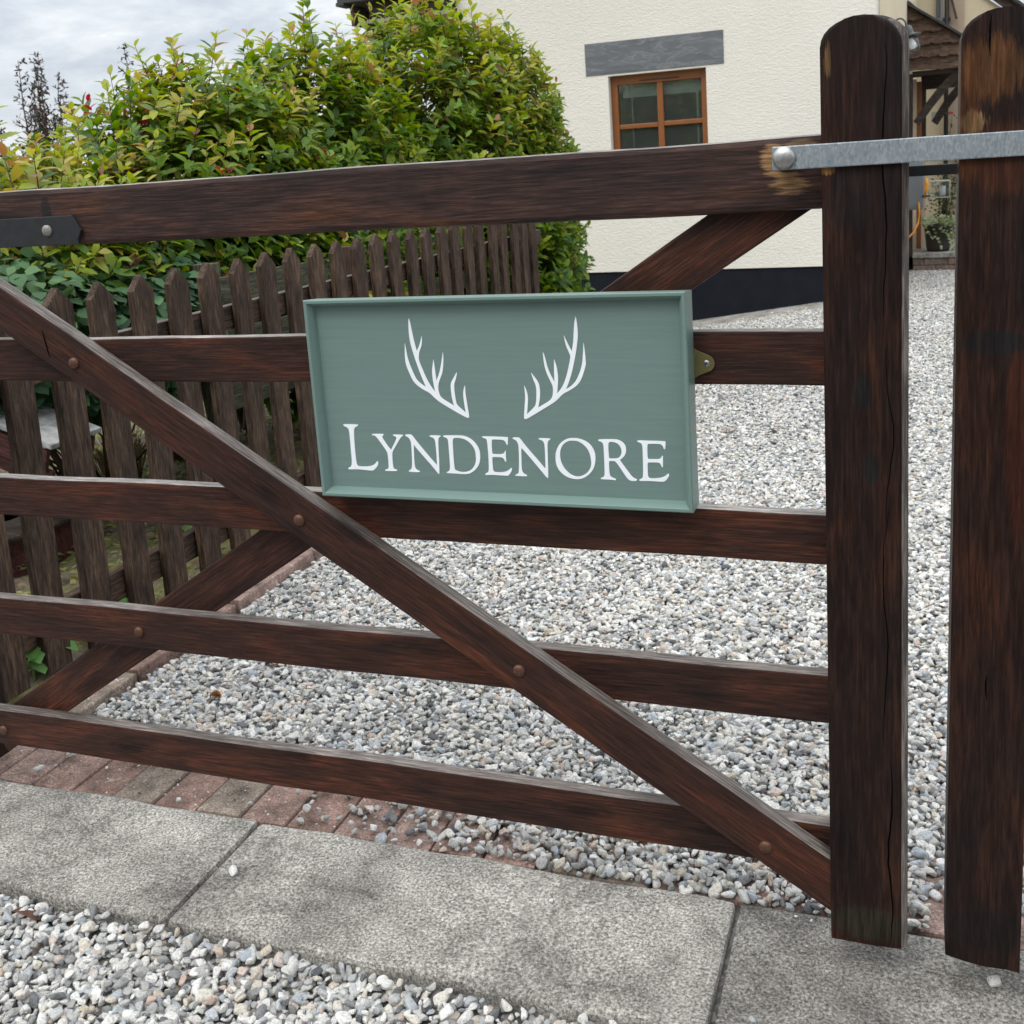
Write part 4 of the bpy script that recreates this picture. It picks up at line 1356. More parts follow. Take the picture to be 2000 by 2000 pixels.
hbox('back_wall', [((-3.3, 3.25, -0.5), (-2.2, 3.4, 2.5))], 'pink_render', porch)
board('gable_board', HM @ Vector((-3.72, 2.9, 2.30)), HM @ Vector((-3.05, 2.9, 2.78)), 0.16, 0.04, 'cladding_wood', porch, 0.003)
hbox('gable', [((-3.6, 2.95, 1.6), (-3.05, 3.0, 2.42))], 'cladding_wood', porch)

# ------------------------------------------------------------------ side entrance, seen between the two posts
canopy = thing('door_canopy', 'waney-edged timber canopy on brackets over the side door, seen between the posts', 'canopy', (0.0, 12.0, -0.15))
rl = lambda x: 2.5 - 0.694 * (x + 0.078)
bm = bmesh.new()
for k in range(5):
    zb = 1.868 + 0.121 * k
    zt = zb + 0.14
    yf = 12.0 + 0.003 * k
    cols_ = []
    for i in range(25):
        x = -0.075 + 0.490 * i / 24
        wob = 0.008 * math.sin(i * 0.9 + k * 2.1) + 0.006 * math.sin(i * 2.3 + k)
        lo = zb + (wob if k else 0) - 0.02 * (x + 0.075)
        hi = min(zt, rl(x) - 0.004)
        if hi - lo < 0.004: break
        cols_.append([bm.verts.new((x, yf - 0.055, lo)), bm.verts.new((x, yf - 0.012, hi)), bm.verts.new((x, yf + 0.012, hi)), bm.verts.new((x, yf + 0.012, lo))])
    for a, b in zip(cols_, cols_[1:]):
        for i in range(4):
            bm.faces.new((a[i], b[i], b[(i + 1) % 4], a[(i + 1) % 4]))
    bm.faces.new(list(reversed(cols_[0])))
    bm.faces.new(cols_[-1])
put('cladding', bm, 'cladding_wood', canopy)
board('roof', (-0.085, 12.36, rl(-0.085) + 0.012), (0.45, 12.36, rl(0.45) + 0.012), 0.84, 0.022, 'slate_dark', canopy, 0.002, up=(0, 1, 0))
board('flashing', (-0.074, 12.36, rl(-0.074) + 0.045), (-0.01, 12.36, rl(-0.01) + 0.032), 0.83, 0.008, 'lead', canopy, 0.001, up=(0, 1, 0))
box('ceiling', (-0.03, 12.02, 1.835), (0.42, 12.75, 1.86), 'dark_beam', canopy)
for yb, nm in ((12.05, 0), (12.70, 1)):
    xo = 0.10 * nm
    wp = 'wall_post'
    board(wp, (-0.048 + xo * 1.3, yb, 0.0 if nm == 0 else 1.2), (-0.048 + xo * 1.3, yb, 1.835), 0.05, 0.06, 'dark_beam', canopy, 0.003, up=(1, 0, 0))
    bm = bmesh.new()
    A, B = [], []
    for i in range(9):
        t = i / 8
        px = (-0.02 if nm == 0 else 0.16) + (0.40 if nm == 0 else 0.30) * t
        pz = 1.37 + (0.48 if nm == 0 else 0.40) * t + 0.035 * math.sin(math.pi * t)
        nx, nz = 0.78, -0.62
        A.append([bm.verts.new((px, yb - 0.03 + d, pz)) for d in (0, 0.06)])
        B.append([bm.verts.new((px + nx * 0.075, yb - 0.03 + d, pz + nz * 0.075 - 0.012 * math.sin(math.pi * t))) for d in (0, 0.06)])
    for i in range(8):
        bm.faces.new((A[i][0], A[i + 1][0], B[i + 1][0], B[i][0]))
        bm.faces.new((A[i][1], B[i][1], B[i + 1][1], A[i + 1][1]))
        bm.faces.new((A[i][0], A[i][1], A[i + 1][1], A[i + 1][0]))
        bm.faces.new((B[i][0], B[i + 1][0], B[i + 1][1], B[i][1]))
    bm.faces.new((A[0][0], B[0][0], B[0][1], A[0][1]))
    bm.faces.new((A[8][0], A[8][1], B[8][1], B[8][0]))
    put('bracket', bm, 'dark_beam', canopy)

box('shade_beam', (0.06, 12.66, 1.70), (0.43, 12.74, 1.834), 'dark_beam', canopy)  # dark bar added to stand in for the black shade under the canopy

door = thing('side_door', 'orange-brown timber door set edge-on under the canopy', 'door', (-0.01, 12.8, 0.0))
box('frame', (-0.06, 12.42, 0.02), (0.012, 12.50, 1.80), 'pink_render', door)
box('leaf', (-0.06, 12.52, 0.03), (0.062, 12.58, 1.78), 'window_wood', door)
box('jamb', (-0.05, 12.95, 0.02), (0.108, 13.02, 1.80), 'pink_render', door)

step = thing('brick_step', 'brick doorstep with a pale stone slab on top, below the plant pot', 'step', (0.5, 12.4, -0.15))
cells = []
for r_ in range(2):
    for k in range(7):
        x = -0.02 + 0.225 * k - (0.1125 if r_ else 0)
        cells.append(((max(-0.02, x), 12.0, -0.155 + 0.075 * r_), (x + 0.215, 12.11, -0.087 + 0.075 * r_)))
bm_o = bricks('bricks', cells)
bm_o.parent = step
bm_o.matrix_parent_inverse = Matrix.Translation((-0.5, -12.4, 0.15))
box('core', (-0.01, 12.012, -0.5), (1.55, 13.4, -0.008), 'grit', step)
box('coping', (-0.025, 11.97, -0.006), (1.6, 13.4, 0.042), 'concrete', step, 0.006)

wing = thing('house_wing', 'far cream wing of the house with drainpipes behind the canopy', 'house wing', (0.3, 13.5, -0.2))
plan_wall('wall', [(-0.12, 13.5), (0.335, 13.5), (0.335, 13.7), (-0.12, 13.7)], -0.5, 4.0, 'warm_render', wing)
plan_wall('return_wall', [(0.336, 13.49), (0.497, 13.40), (0.497, 13.7), (0.336, 13.7)], -0.5, 4.0, 'pink_render', wing)
prism('gable_wall', [(0.498, -0.5), (2.6, -0.5), (2.6, 1.2), (0.62, 2.72), (0.62, 3.2), (0.498, 3.3)], 13.45, 13.7, 'warm_render', wing)
board('bargeboard', (0.57, 13.40, 2.86), (1.4, 13.40, 2.14), 0.10, 0.04, 'dark_beam', wing, 0.003)
board('verge_tiles', (0.60, 13.40, 2.93), (1.45, 13.40, 2.19), 0.03, 0.16, 'slate_dark', wing, 0.003)
for x, r_, mt_, z0 in ((0.232, 0.022, 'reel_grey', 1.9), (0.320, 0.024, 'black_pipe', -0.2)):
    bm = bmesh.new()
    tube(bm, [(x, 13.44 - (0.02 if z0 < 0 else 0), z0), (x, 13.44 - (0.02 if z0 < 0 else 0), 3.9)], r_, 12)
    for zz in (2.46, 1.2):
        if zz > z0: bm_box(bm, (x - 0.04, 13.40, zz - 0.02), (x + 0.04, 13.46, zz + 0.02), bevel=0.005)
    put('drainpipe', bm, mt_, wing)
box('window_frame', (0.255, 13.475, 2.1), (0.285, 13.499, 3.6), 'pale_plastic', wing)
# open casement swinging out above the canopy
bm = bmesh.new()
bm_box(bm, (-0.012, -0.012, -0.22), (0.012, 0.012, 0.22), bevel=0.002)
bmesh.ops.transform(bm, matrix=Matrix.Translation((0.365, 13.36, 2.66)) @ Matrix.Rotation(R(-14), 4, 'Y'), verts=bm.verts)
put('casement_stay', bm, 'cladding_wood', wing)
box('meter_box', (0.165, 13.10, 1.385), (0.232, 13.15, 1.475), 'pale_plastic', wing, 0.006)

# swan-neck lamp on the side wall
lamp = thing('wall_lamp', 'grey swan-neck outdoor wall lamp with a clear glass jar', 'wall lamp', (-0.165, 10.7, 2.1))
bm = bmesh.new()
arc = [(-0.186, 10.7, 2.17)] + [(-0.1325 + 0.052 * math.cos(t), 10.7, 2.185 + 0.066 * math.sin(t)) for t in [R(180 - 15 * k) for k in range(13)]] + [(-0.078, 10.7, 2.175)]
tube(bm, arc, 0.0075, 10)
lathe(bm, [(0, 0), (0.04, 0), (0.04, 0.012), (0, 0.014)], 16, m=Matrix.Translation((-0.172, 10.7, 2.15)) @ Matrix.Rotation(R(90), 4, 'Y'))
put('arm', bm, 'lamp_grey', lamp)
tilt = Matrix.Translation((-0.078, 10.7, 2.160)) @ Matrix.Rotation(R(-20), 4, 'Y') @ Matrix.Rotation(R(-8), 4, 'X')
bm = bmesh.new()
lathe(bm, [(0, 0.02), (0.036, 0.018), (0.046, 0.008), (0.048, -0.05), (0.048, -0.062), (0.098, -0.088), (0.100, -0.092), (0.050, -0.074), (0.046, -0.10), (0, -0.10)], 24, m=tilt)
put('shade', bm, 'lamp_grey', lamp)
bm = bmesh.new()
lathe(bm, [(0.046, -0.092), (0.056, -0.10), (0.060, -0.14), (0.058, -0.185), (0.046, -0.212), (0.022, -0.228), (0, -0.230)], 24, m=tilt)
put('glass_jar', bm, 'clear_glass', lamp)
bm = bmesh.new()
lathe(bm, [(0.018, -0.10), (0.026, -0.13), (0.032, -0.155), (0.026, -0.185), (0, -0.195)], 16, m=tilt)
put('bulb', bm, 'white_paint', lamp)

# hose reel
reel = thing('hose_reel', 'grey wall-mounted hose reel with an orange handle and hose', 'hose reel', (0.0, 11.4, 0.5))
bm = bmesh.new()
bm_box(bm, (-0.26, 11.33, 0.524), (0.082, 11.60, 0.98), bevel=0.045)
put('drum', bm, 'reel_grey', reel)
bm = bmesh.new()
tube(bm, [(0.100, 11.27, 0.82), (0.104, 11.25, 0.77), (0.098, 11.25, 0.71), (0.082, 11.27, 0.64)], [0.016, 0.020, 0.020, 0.016], 10)
put('handle', bm, 'hose_orange', reel)
bm = bmesh.new()
tube(bm, [(0.06, 11.3, 0.655), (0.135, 11.3, 0.655)], 0.010, 8)
put('bracket', bm, 'black_pipe', reel)
bm = bmesh.new()
tube(bm, [(0.03, 11.32, 0.60), (0.040, 11.3, 0.50), (0.028, 11.28, 0.40), (-0.01, 11.26, 0.32), (-0.06, 11.24, 0.268), (-0.13, 11.25, 0.27)], 0.0095, 8)
put('hose', bm, 'hose_orange', reel)

lant = thing('glass_lantern', 'clear square glass lantern hanging between hose reel and climbing rose', 'lantern', (0.22, 11.6, 0.6))
bm = bmesh.new()
bm_box(bm, (0.130, 11.52, 0.630), (0.315, 11.70, 0.775), bevel=0.004)
put('body', bm, 'clear_glass', lant)
bm = bmesh.new()
for x in (0.130, 0.315):
    for yy in (11.52, 11.70):
        tube(bm, [(x, yy, 0.625), (x, yy, 0.78)], 0.005, 6)
for z in (0.625, 0.78):
    bm_box(bm, (0.126, 11.516, z - 0.004), (0.319, 11.704, z + 0.004))
put('frame', bm, 'pale_plastic', lant)
bm = bmesh.new()
lathe(bm, [(0, 0.64), (0.028, 0.64), (0.030, 0.73), (0, 0.735)], 14, m=Matrix.Translation((0.25, 11.61, 0)))
put('candle', bm, 'white_paint', lant)

# ------------------------------------------------------------------ planting
def pick(cols, n):
    c = np.array(cols)
    return c[rng.integers(0, len(c), n)]


MATURE = [(0.058, 0.130, 0.014), (0.080, 0.165, 0.017), (0.110, 0.200, 0.020), (0.048, 0.106, 0.018)]
MID = [(0.15, 0.235, 0.020), (0.19, 0.255, 0.022), (0.13, 0.220, 0.020)]
YOUNG = [(0.28, 0.33, 0.034), (0.33, 0.35, 0.045), (0.22, 0.30, 0.032), (0.34, 0.29, 0.055)]
COPPER = [(0.30, 0.16, 0.065), (0.34, 0.20, 0.08), (0.24, 0.11, 0.06)]
RED = [(0.34, 0.030, 0.028), (0.26, 0.026, 0.024)]


def shrub(name, label, blobs, n_shoots, leaf=0.075, young=0.5, red=0.02, spikes=20, base=None, group=None, xlim=None):
    """Evergreen shrub: shoots with whorls of leaves over a union of ellipsoids, stems from the ground."""
    root = thing(name, label, 'shrub', base, group)
    blobs = [(np.array(c, float), np.array(r, float)) for c, r in blobs]
    vol = np.array([r.prod() ** (2 / 3) for c, r in blobs])
    tops = max(c[2] + r[2] for c, r in blobs)
    bots = min(c[2] - r[2] for c, r in blobs)
    st_p, st_d, st_l, st_s = [], [], [], []
    while len(st_p) < n_shoots:
        c, r = blobs[rng.choice(len(blobs), p=vol / vol.sum())]
        d = unit(rng.normal(size=3))
        rad = 1.0 - 0.50 * rng.uniform() ** 1.6
        p = c + d * r * rad
        if any((((p - c2) / r2) ** 2).sum() < 0.30 for c2, r2 in blobs): continue
        if p[2] < 0.05: continue
        if xlim and p[0] > xlim: continue
        out = unit(d / r)
        dr = unit(out * 0.75 + np.array([0, 0, 0.75]) + rng.normal(size=3) * 0.30)
        st_p.append(p); st_d.append(dr); st_l.append(rng.uniform(0.09, 0.17)); st_s.append(0)
    for _ in range(spikes):
        c, r = blobs[rng.choice(len(blobs), p=vol / vol.sum())]
        a = rng.uniform(0, 6.283)
        q_ = rng.uniform(0, 0.95) ** 0.5
        p = c + r * np.array([q_ * math.cos(a), q_ * math.sin(a), math.sqrt(1 - q_ * q_) * 0.96])
        dr = unit(np.array([0, 0, 1.0]) + rng.normal(size=3) * 0.20)
        st_p.append(p); st_d.append(dr); st_l.append(rng.uniform(0.18, 0.34)); st_s.append(1)
    st_p, st_d, st_l, st_s = map(np.array, (st_p, st_d, st_l, st_s))
    pos, dr, nm, ln, wd, co = [], [], [], [], [], []
    tw = bmesh.new()
    for p, d, l, s in zip(st_p, st_d, st_l, st_s):
        k = 11 if not s else 15
        t = (np.arange(k) + 0.3) / k
        ang = np.arange(k) * 2.4 + rng.uniform(0, 6.28)
        u_ = unit(np.cross(d, [0.3, 0.2, 0.9] if abs(d[2]) < 0.95 else [1, 0, 0]))
        v_ = np.cross(d, u_)
        rad = np.cos(ang)[:, None] * u_ + np.sin(ang)[:, None] * v_
        lift = (0.25 + 0.85 * t)[:, None]
        ld = unit(rad + d * lift + np.array([0, 0, -0.12]) + rng.normal(size=(k, 3)) * 0.18)
        pp = p + d * (t * l)[:, None]
        sz = leaf * (1.22 if s else 1.0) * (1.12 - 0.55 * t ** 2) * rng.uniform(0.75, 1.18, k)
        pos.append(pp); dr.append(ld)
        nm.append(unit(d + np.array([0, 0, 0.55]) + rng.normal(size=(k, 3)) * 0.25))
        ln.append(sz); wd.append(sz * rng.uniform(0.42, 0.56, k))
        hgt = (p[2] - bots) / (tops - bots)
        yf = np.clip(young * (0.15 + 1.15 * hgt ** 1.6) + (0.3 if s else 0), 0, 1)
        is_y = rng.uniform() < yf
        c1 = pick(MATURE, k)
        c1 = np.where((rng.uniform(size=k) < 0.30 + 0.3 * hgt)[:, None], pick(MID, k), c1)
        if is_y:
            m = rng.uniform(size=k) < (0.35 + 0.75 * t)
            c1 = np.where(m[:, None], pick(YOUNG, k), c1)
            m = rng.uniform(size=k) < 0.10 * t
            c1 = np.where(m[:, None], pick(COPPER, k), c1)
        if rng.uniform() < red:
            m = t > 0.45
            c1 = np.where(m[:, None], pick(RED, k), c1)
        co.append(c1 * rng.uniform(0.82, 1.18, (k, 1)))
        if rng.uniform() < 0.55 or s:
            tube(tw, [p - d * 0.10, p + d * l * 0.5, p + d * l], [0.0032, 0.0024, 0.0012], 4)
    me = leaves_mesh(name + '_leaves', *(np.concatenate(a) for a in (pos, dr, nm, ln, wd, co)))
    put('foliage', me, 'leaf', root)
    b = np.array(base, float)
    for c, r in blobs:
        for _ in range(5):
            e = c + r * unit(rng.normal(size=3)) * 0.75
            e[2] = max(e[2], c[2])
            s0 = np.array([c[0] + rng.uniform(-.1, .1), c[1] + rng.uniform(-.15, .15), b[2] - 0.05])
            mid = (s0 * 0.5 + e * 0.5) + rng.normal(size=3) * 0.06
            tube(tw, [s0, mid, e], [0.016, 0.011, 0.004], 6)
    put('stems', tw, 'stem', root)
    return root


GRP = 'evergreen shrubs of the hedge behind the fence'
shrub('hedge_shrub', 'low yellow-green shrub at the far left end of the hedge', [((-3.05, 3.15, 0.84), (0.50, 0.55, 0.45))], 800, leaf=0.074, young=1.0, red=0.0, spikes=12, base=(-3.05, 3.15, 0.05), group=GRP)
shrub('hedge_shrub', 'hedge shrub with several crimson young shoots, left of the hedge middle', [((-3.0, 3.88, 0.93), (0.50, 0.42, 0.58)), ((-2.95, 4.22, 1.03), (0.5, 0.45, 0.62))], 1250, leaf=0.076, young=0.50, red=0.05, spikes=22, base=(-3.0, 4.0, 0.05), group=GRP)
shrub('hedge_shrub', 'glossy green hedge shrub with upright tips against the cloudy sky', [((-2.92, 4.98, 1.05), (0.55, 0.62, 0.74)), ((-2.75, 4.7, 0.6), (0.45, 0.8, 0.5))], 1550, leaf=0.082, young=0.36, red=0.0, spikes=34, base=(-2.9, 4.95, 0.0), group=GRP)
shrub('hedge_shrub', 'tallest hedge shrub, broad and golden-topped, standing in front of the cream house', [((-2.75, 6.20, 1.15), (0.55, 0.85, 0.90)), ((-2.55, 6.85, 1.05), (0.42, 0.60, 0.92)), ((-2.45, 6.6, 0.55), (0.40, 0.75, 0.55))], 2500, leaf=0.084, young=0.62, red=0.0, spikes=50, base=(-2.7, 6.4, -0.05), group=GRP)


def leafy(name, label, cat, n, centre, rad, size, cols, mat='soft_leaf', base=None, lobed=True, stems=12, shell=0.5, group=None, width=0.9):
    root = thing(name, label, cat, base, group)
    d = unit(rng.normal(size=(n, 3)))
    p = np.array(centre) + d * np.array(rad) * (1 - shell * rng.uniform(0, 1, (n, 1)) ** 1.5)
    ok = p[:, 2] > base[2] - 0.02
    p, d = p[ok], d[ok]
    n = len(p)
    s = size * rng.uniform(0.6, 1.2, n)
    h = unit(np.stack([d[:, 0], d[:, 1], 0.1 * d[:, 2] - 0.35], 1) + rng.normal(size=(n, 3)) * 0.35)
    me = leaves_mesh(name, p, h, unit(d * 0.8 + np.array([0, 0, 0.8]) + rng.normal(size=(n, 3)) * 0.3), s, s * width, pick(cols, n) * rng.uniform(0.75, 1.25, (n, 1)), fold=0.15, lobed=lobed)
    put('foliage', me, mat, root)
    bm = bmesh.new()
    for _ in range(stems):
        e = np.array(centre) + unit(rng.normal(size=3)) * np.array(rad) * 0.8
        e[2] = max(e[2], base[2] + 0.03)
        tube(bm, [base, (np.array(base) + e) / 2 + rng.normal(size=3) * 0.03, e], [0.006, 0.004, 0.002], 5)
    put('stems', bm, 'stem', root)
    return root


leafy('currant_bush', 'dark matt green lobed-leaf bush below the hedge at the left', 'bush', 6500, (-2.90, 3.20, 0.70), (0.52, 0.85, 0.34), 0.058, [(0.05, 0.115, 0.05), (0.065, 0.14, 0.06), (0.085, 0.17, 0.07), (0.04, 0.09, 0.045)], base=(-2.95, 3.3, 0.05))
leafy('currant_bush', 'lighter green lobed-leaf bush at the left edge behind the first pickets', 'bush', 1500, (-2.72, 2.72, 0.84), (0.30, 0.36, 0.19), 0.055, [(0.06, 0.13, 0.05), (0.08, 0.155, 0.055), (0.05, 0.10, 0.045)], base=(-2.80, 3.0, 0.05))
for (x, y, r_, lab) in ((-2.10, 1.97, 0.09, 'bright green low plant at the foot of the fence, nearest the gate'), (-2.12, 2.28, 0.08, 'small green plant behind the foot of the third picket'),
                        (-2.35, 2.95, 0.08, 'fresh green seedling clump in the mossy soil')):
    leafy('low_plant', lab, 'plant', 60, (x, y, 0.10), (r_, r_, 0.07), 0.05, [(0.12, 0.26, 0.05), (0.17, 0.30, 0.07), (0.09, 0.20, 0.05)], base=(x, y, 0.03), stems=8, group='small green plants behind the fence')
# tall weed stem
leafy('weed', 'thin pale weed with a bare stalk standing by the red well', 'plant', 26, (-2.22, 1.95, 0.26), (0.05, 0.07, 0.13), 0.036, [(0.16, 0.24, 0.10), (0.20, 0.27, 0.13)], base=(-2.22, 1.95, 0.04), stems=5)
# tuft of dry grass
root = thing('dry_grass_tuft', 'straw-coloured tuft of dry grass on the mossy soil behind the pickets', 'grass tuft', (-3.0, 3.45, 0.04))
bm = bmesh.new()
for _ in range(260):
    a = rng.uniform(0, 6.28); r0 = rng.uniform(0, 0.07); e = rng.uniform(0.02, 0.14)
    p0 = np.array([-3.0 + r0 * math.cos(a), 3.45 + r0 * math.sin(a), 0.02])
    tube(bm, [p0, p0 + [e * .4 * math.cos(a), e * .4 * math.sin(a), 0.14], p0 + [e * math.cos(a), e * math.sin(a), rng.uniform(0.14, 0.24)]], [0.0022, 0.0018, 0.0006], 3)
put('blades', bm, 'straw', root)

# mossy litter over the garden soil
n = 5200
p = np.stack([rng.uniform(-3.6, -2.04, n), rng.uniform(1.7, 5.6, n), np.zeros(n)], 1)
p[:, 2] = ground_z(p[:, 0], p[:, 1]) + 0.012 + rng.uniform(0, 0.012, n)
s = rng.uniform(0.018, 0.045, n)
a = rng.uniform(0, 6.28, n)
me = leaves_mesh('leaf_litter', p, np.stack([np.cos(a), np.sin(a), rng.uniform(-.1, .5, n)], 1), unit(np.array([0, 0, 1.0]) + rng.normal(size=(n, 3)) * 0.4), s, s * rng.uniform(0.2, 0.7, n),
                 pick([(0.20, 0.20, 0.05), (0.26, 0.25, 0.08), (0.13, 0.15, 0.04), (0.22, 0.16, 0.10), (0.12, 0.08, 0.05), (0.30, 0.26, 0.18), (0.16, 0.20, 0.05)], n))
tag(put('leaf_litter', me, 'soft_leaf'), 'moss and dry leaf litter on the garden soil behind the fence', 'leaf litter', kind='stuff')


# dark-leaved trees beyond the hedge
def spire_tree(label, x, y, spires, seed):
    root = thing('purple_leaved_tree', label, 'tree', (x, y, -0.2), group='dark-leaved trees beyond the hedge')
    bm = bmesh.new()
    pos, dr, nm, ln, wd, co = [], [], [], [], [], []
    tube(bm, [(x, y, -0.3), (x, y, 1.2)], [0.06, 0.04], 8)
    rr = np.random.default_rng(seed)
    for sx, zt, z0 in spires:
        top = np.array([x + sx, y + rr.uniform(-.3, .3), zt])
        bot = np.array([x + sx * 0.5, y, z0])
        pts = [bot + (top - bot) * t + rr.normal(size=3) * 0.012 for t in np.linspace(0, 1, 7)]
        tube(bm, pts, list(np.linspace(0.014, 0.003, 7)), 5)
        for t in np.linspace(0.05, 0.97, 20):
            q_ = bot + (top - bot) * t
            sl = 0.20 * (1 - t) + 0.045
            for _ in range(3):
                a = rr.uniform(0, 6.28)
                d = unit(np.array([math.cos(a), math.sin(a), 0.55 + rr.uniform(-.2, .3)]))
                tube(bm, [q_, q_ + d * sl], [0.004, 0.0015], 4)
                m = max(3, int(sl / 0.020))
                tt = rr.uniform(0.15, 1.05, m)
                pos.append(q_ + d * (tt * sl)[:, None])
                dr.append(unit(d * 0.5 + rr.normal(size=(m, 3)) * 0.6)); nm.append(unit(rr.normal(size=(m, 3)) * 0.5 + [0, 0, 1]))
                L_ = rr.uniform(0.035, 0.06, m)
                ln.append(L_); wd.append(L_ * 0.42)
                cc = np.array([(0.035, 0.040, 0.028), (0.05, 0.03, 0.032), (0.03, 0.045, 0.03), (0.075, 0.025, 0.03)])
                co.append(cc[rr.integers(0, 4, m)])
    put('trunk', bm, 'stem', root)
    put('crown', leaves_mesh('purple_crown', *(np.concatenate(a) for a in (pos, dr, nm, ln, wd, co))), 'leaf', root)


spire_tree('dark purple-leaved tree at the left edge, thin spires against the sky', -8.3, 9.0,
           [(-0.35, 2.60, 1.1), (-0.12, 2.66, 1.0), (0.06, 2.45, 1.0), (0.27, 2.52, 1.0), (0.40, 2.38, 1.0), (-0.25, 2.3, 0.9), (0.15, 2.2, 0.9), (-0.5, 2.5, 0.9), (-0.02, 2.1, 0.8), (0.33, 2.05, 0.8), (-0.42, 2.1, 0.8)], 4)
spire_tree('small dark spire of a purple-leaved tree poking above the hedge left of the crimson shoots', -7.2, 9.2, [(0.0, 2.60, 1.0), (0.12, 2.42, 1.0), (-0.1, 2.2, 1.0)], 8)

# pot, ivy and climbing rose by the door
pot = thing('plant_pot', 'dark round plant pot standing on the brick step, ivy trailing over it', 'plant pot', (0.225, 12.2, 0.042))
bm = bmesh.new()
lathe(bm, [(0, 0), (0.105, 0), (0.118, 0.05), (0.137, 0.25), (0.146, 0.252), (0.146, 0.27), (0.128, 0.27), (0.125, 0.24), (0, 0.235)], 28)
put('pot', bm, 'pot_dark', pot, Matrix.Translation((0.225, 12.2, 0.043)))
ivy = thing('trailing_ivy', 'pale variegated ivy trailing from the dark pot', 'ivy', (0.225, 12.2, 0.28))
pos = []
bm = bmesh.new()
for _ in range(190):
    a = rng.uniform(0, 6.28); r0 = 0.15 * rng.uniform() ** .5
    pos.append([0.225 + r0 * math.cos(a), 12.2 + r0 * math.sin(a), 0.31 + rng.uniform(0, 0.075)])
for a0_, ln_ in ((-1.9, 0.22), (-1.2, 0.20), (-0.9, 0.25), (-2.4, 0.12), (-0.3, 0.2), (-1.5, 0.1)):
    q_ = [(0.225 + (0.150 + 0.01 * t) * math.cos(a0_ + 0.5 * t), 12.2 + (0.150 + 0.01 * t) * math.sin(a0_ + 0.5 * t), 0.31 - ln_ * t) for t in np.linspace(0, 1, 9)]
    tube(bm, q_, 0.002, 4)
    pos += [list(np.array(b_) + rng.normal(size=3) * 0.008) for b_ in q_]
pos = np.array(pos)
n = len(pos)
s = rng.uniform(0.025, 0.042, n)
d = unit(pos - np.array([0.225, 12.2, 0.27]) + np.array([0, -0.02, -0.03]))
put('foliage', leaves_mesh('ivy_leaves', pos, d, unit(d + np.array([0, -0.5, 0.6])), s, s * 0.9, pick([(0.20, 0.26, 0.11), (0.30, 0.34, 0.18), (0.10, 0.17, 0.06), (0.38, 0.40, 0.26)], n), lobed=True), 'soft_leaf', ivy)
put('stems', bm, 'stem', ivy)
rose = thing('climbing_rose', 'climbing rose with one pink bloom on the wall behind the pot', 'climbing rose', (0.30, 12.6, 0.05))
bm = bmesh.new()
pos = []
for x0, x1, zt in ((0.25, 0.345, 1.42), (0.30, 0.41, 1.0), (0.22, 0.27, 0.8), (0.33, 0.46, 1.15), (0.28, 0.33, 0.72)):
    q_ = [(x0 + (x1 - x0) * t + 0.015 * math.sin(7 * t + x0 * 30), 12.6 + rng.uniform(-.03, .03), 0.25 + (zt - 0.25) * t) for t in np.linspace(0, 1, 12)]
    tube(bm, q_, list(np.linspace(0.006, 0.002, 12)), 5)
    for b_ in q_:
        m = 13 if b_[2] < 0.95 else 3
        pos += [list(np.array(b_) + rng.normal(size=3) * np.array([0.055, 0.03, 0.035])) for _ in range(m)]
put('stems', bm, 'stem', rose)
pos = np.array(pos)
n = len(pos)
s = rng.uniform(0.025, 0.048, n)
put('foliage', leaves_mesh('rose_leaves', pos, unit(rng.normal(size=(n, 3)) + [0, -0.6, -0.3]), unit(rng.normal(size=(n, 3)) * .5 + [0, -0.6, 0.8]), s, s * 0.55, pick([(0.05, 0.10, 0.035), (0.08, 0.14, 0.045), (0.035, 0.07, 0.03), (0.13, 0.17, 0.06)], n)), 'leaf', rose)
bm = bmesh.new()
for k in range(11):
    a = k * 2.4
    t = k / 11
    n0 = set(bm.verts)
    lathe(bm, [(0, 0), (0.010, 0.003), (0.013, 0.010), (0.012, 0.016)], 8)
    bmesh.ops.transform(bm, matrix=Matrix.Translation((0.345 + 0.014 * t * math.cos(a), 12.58 + 0.014 * t * math.sin(a), 1.43)) @ Matrix.Rotation(a, 4, 'Z') @ Matrix.Rotation(R(10 + 55 * t), 4, 'Y'), verts=[v for v in bm.verts if v not in n0])
put('bloom', bm, 'flower_pink', rose)

# a few fallen leaves
def fallen(label, mat, x, y, z, s, rz, cr):
    bm = bmesh.new()
    G_ = []
    for i in range(9):
        t = i / 8
        hw = 0.42 * math.sin(math.pi * min(1, t * 1.02)) ** 0.8 * s * 0.9
        G_.append([bm.verts.new((t * s - s / 2, j * hw, cr * s * (math.sin(t * 5) * 0.3 + abs(j) * 0.7 * math.cos(t * 4 + j)))) for j in (-1, -0.5, 0, 0.5, 1)])
    for a, b in zip(G_, G_[1:]):
        for j in range(4):
            bm.faces.new((a[j], a[j + 1], b[j + 1], b[j]))
    bmesh.ops.remove_doubles(bm, verts=bm.verts, dist=1e-5)
    o = put('fallen_leaf', bm, mat, None, Matrix.Translation((x, y, z)) @ Matrix.Rotation(rz, 4, 'Z'), smooth=True)
    md = o.modifiers.new('thickness', 'SOLIDIFY')
    md.thickness = 0.0006
    tag(o, label, 'fallen leaf')


fallen('small orange fallen leaf on the gravel just behind the lowest gate rail', 'orange_leaf', -1.545, 1.99, 0.022, 0.035, 1.2, 0.5)
fallen('curled brown dead leaf against the front of the left concrete slab', 'dead_leaf', -1.425, 1.268, -0.004, 0.062, 0.5, 0.25)
fallen('dull red-brown fallen leaf on the gravel near the brick edging', 'dead_leaf', -1.50, 2.16, 0.024, 0.03, 0.6, 0.4)


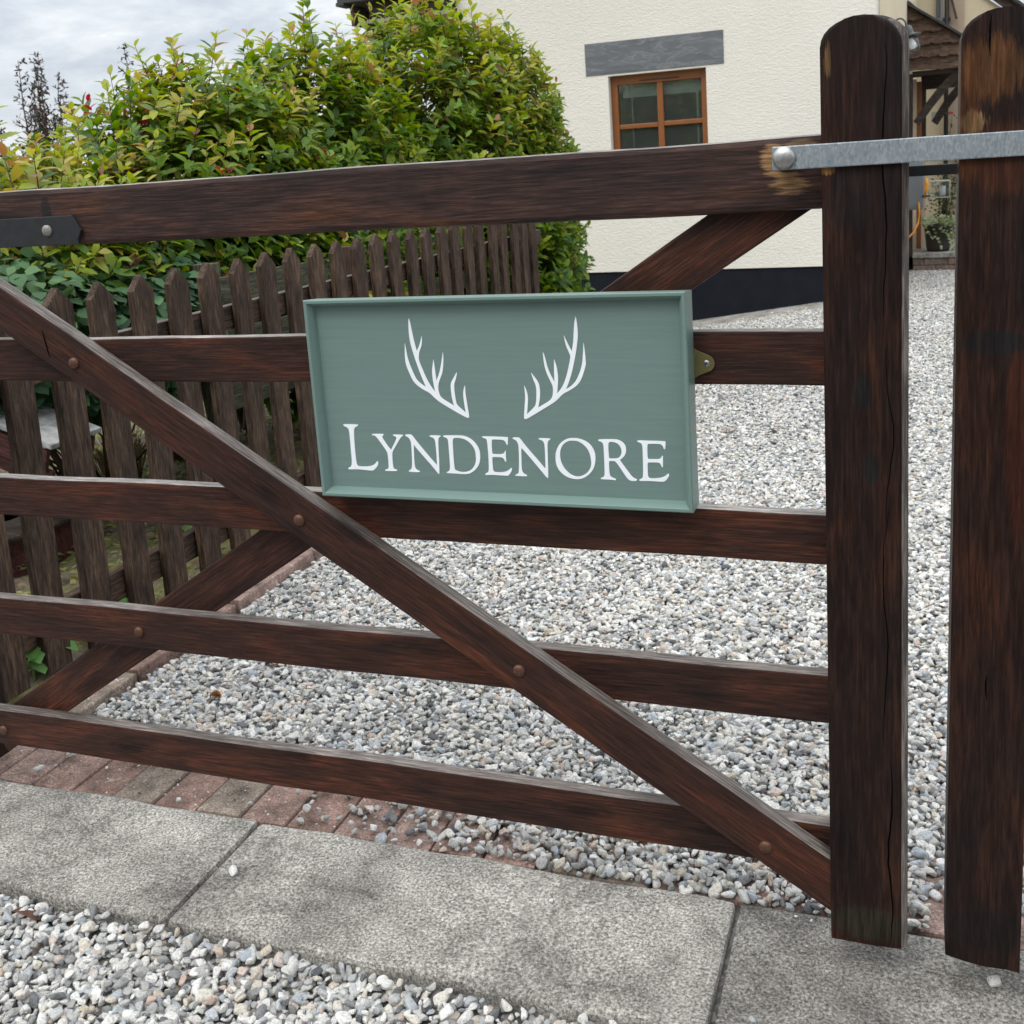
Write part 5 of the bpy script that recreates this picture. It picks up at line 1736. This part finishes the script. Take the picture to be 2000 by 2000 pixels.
# trees across the road, behind the viewer: they show in the window panes and shade the gate's front
def road_tree(label, x, y, h, rad, seed):
    root = thing('roadside_tree', label, 'tree', (x, y, 0.0), group='trees across the road')
    rr = np.random.default_rng(seed)
    bm = bmesh.new()
    tube(bm, [(x, y, -0.2), (x + 0.1, y, h * 0.35), (x, y, h * 0.7)], [0.22, 0.15, 0.07], 8)
    cl = []
    for k in range(26):
        a = rr.uniform(0, 6.28)
        z = h * rr.uniform(0.18, 0.95)
        q_ = rad * math.sin(math.pi * min(0.97, z / h * 0.85 + 0.12)) * rr.uniform(0.3, 1.0)
        c = np.array([x + q_ * math.cos(a), y + q_ * math.sin(a), z])
        tube(bm, [(x, y, max(0.4, z * 0.7)), tuple((np.array([x, y, z * 0.8]) + c) / 2), tuple(c)], [0.05, 0.035, 0.012], 5)
        cl.append(c)
    put('trunk', bm, 'stem', root)
    n = 5200
    cc = np.array(cl)[rr.integers(0, len(cl), n)]
    p = cc + unit(rr.normal(size=(n, 3))) * np.array([0.85, 0.85, 0.65]) * rr.uniform(0.25, 1, (n, 1)) ** 0.6
    s = rr.uniform(0.14, 0.26, n)
    co = np.array([(0.035, 0.06, 0.018), (0.05, 0.08, 0.022), (0.028, 0.05, 0.018), (0.07, 0.10, 0.03)])[rr.integers(0, 4, n)]
    put('crown', leaves_mesh('roadside_crown', p, unit(rr.normal(size=(n, 3))), unit(rr.normal(size=(n, 3)) + [0, 0, .6]), s, s * 0.6, co), 'leaf', root)


for i_, (x, y, h_, r_) in enumerate(((-9.5, -7.5, 5.6, 2.1), (-5.6, -8.6, 6.4, 2.4), (-1.6, -8.0, 5.2, 2.2), (2.4, -8.8, 6.6, 2.4), (6.2, -8.0, 5.6, 2.2), (10.0, -7.0, 6.0, 2.3))):
    road_tree(['tree across the road, farthest left', 'tall tree across the road, second from the left', 'low tree across the road straight behind the viewer', 'tallest tree across the road', 'tree across the road, second from the right', 'tree across the road, farthest right'][i_], x, y, h_, r_, 40 + i_)
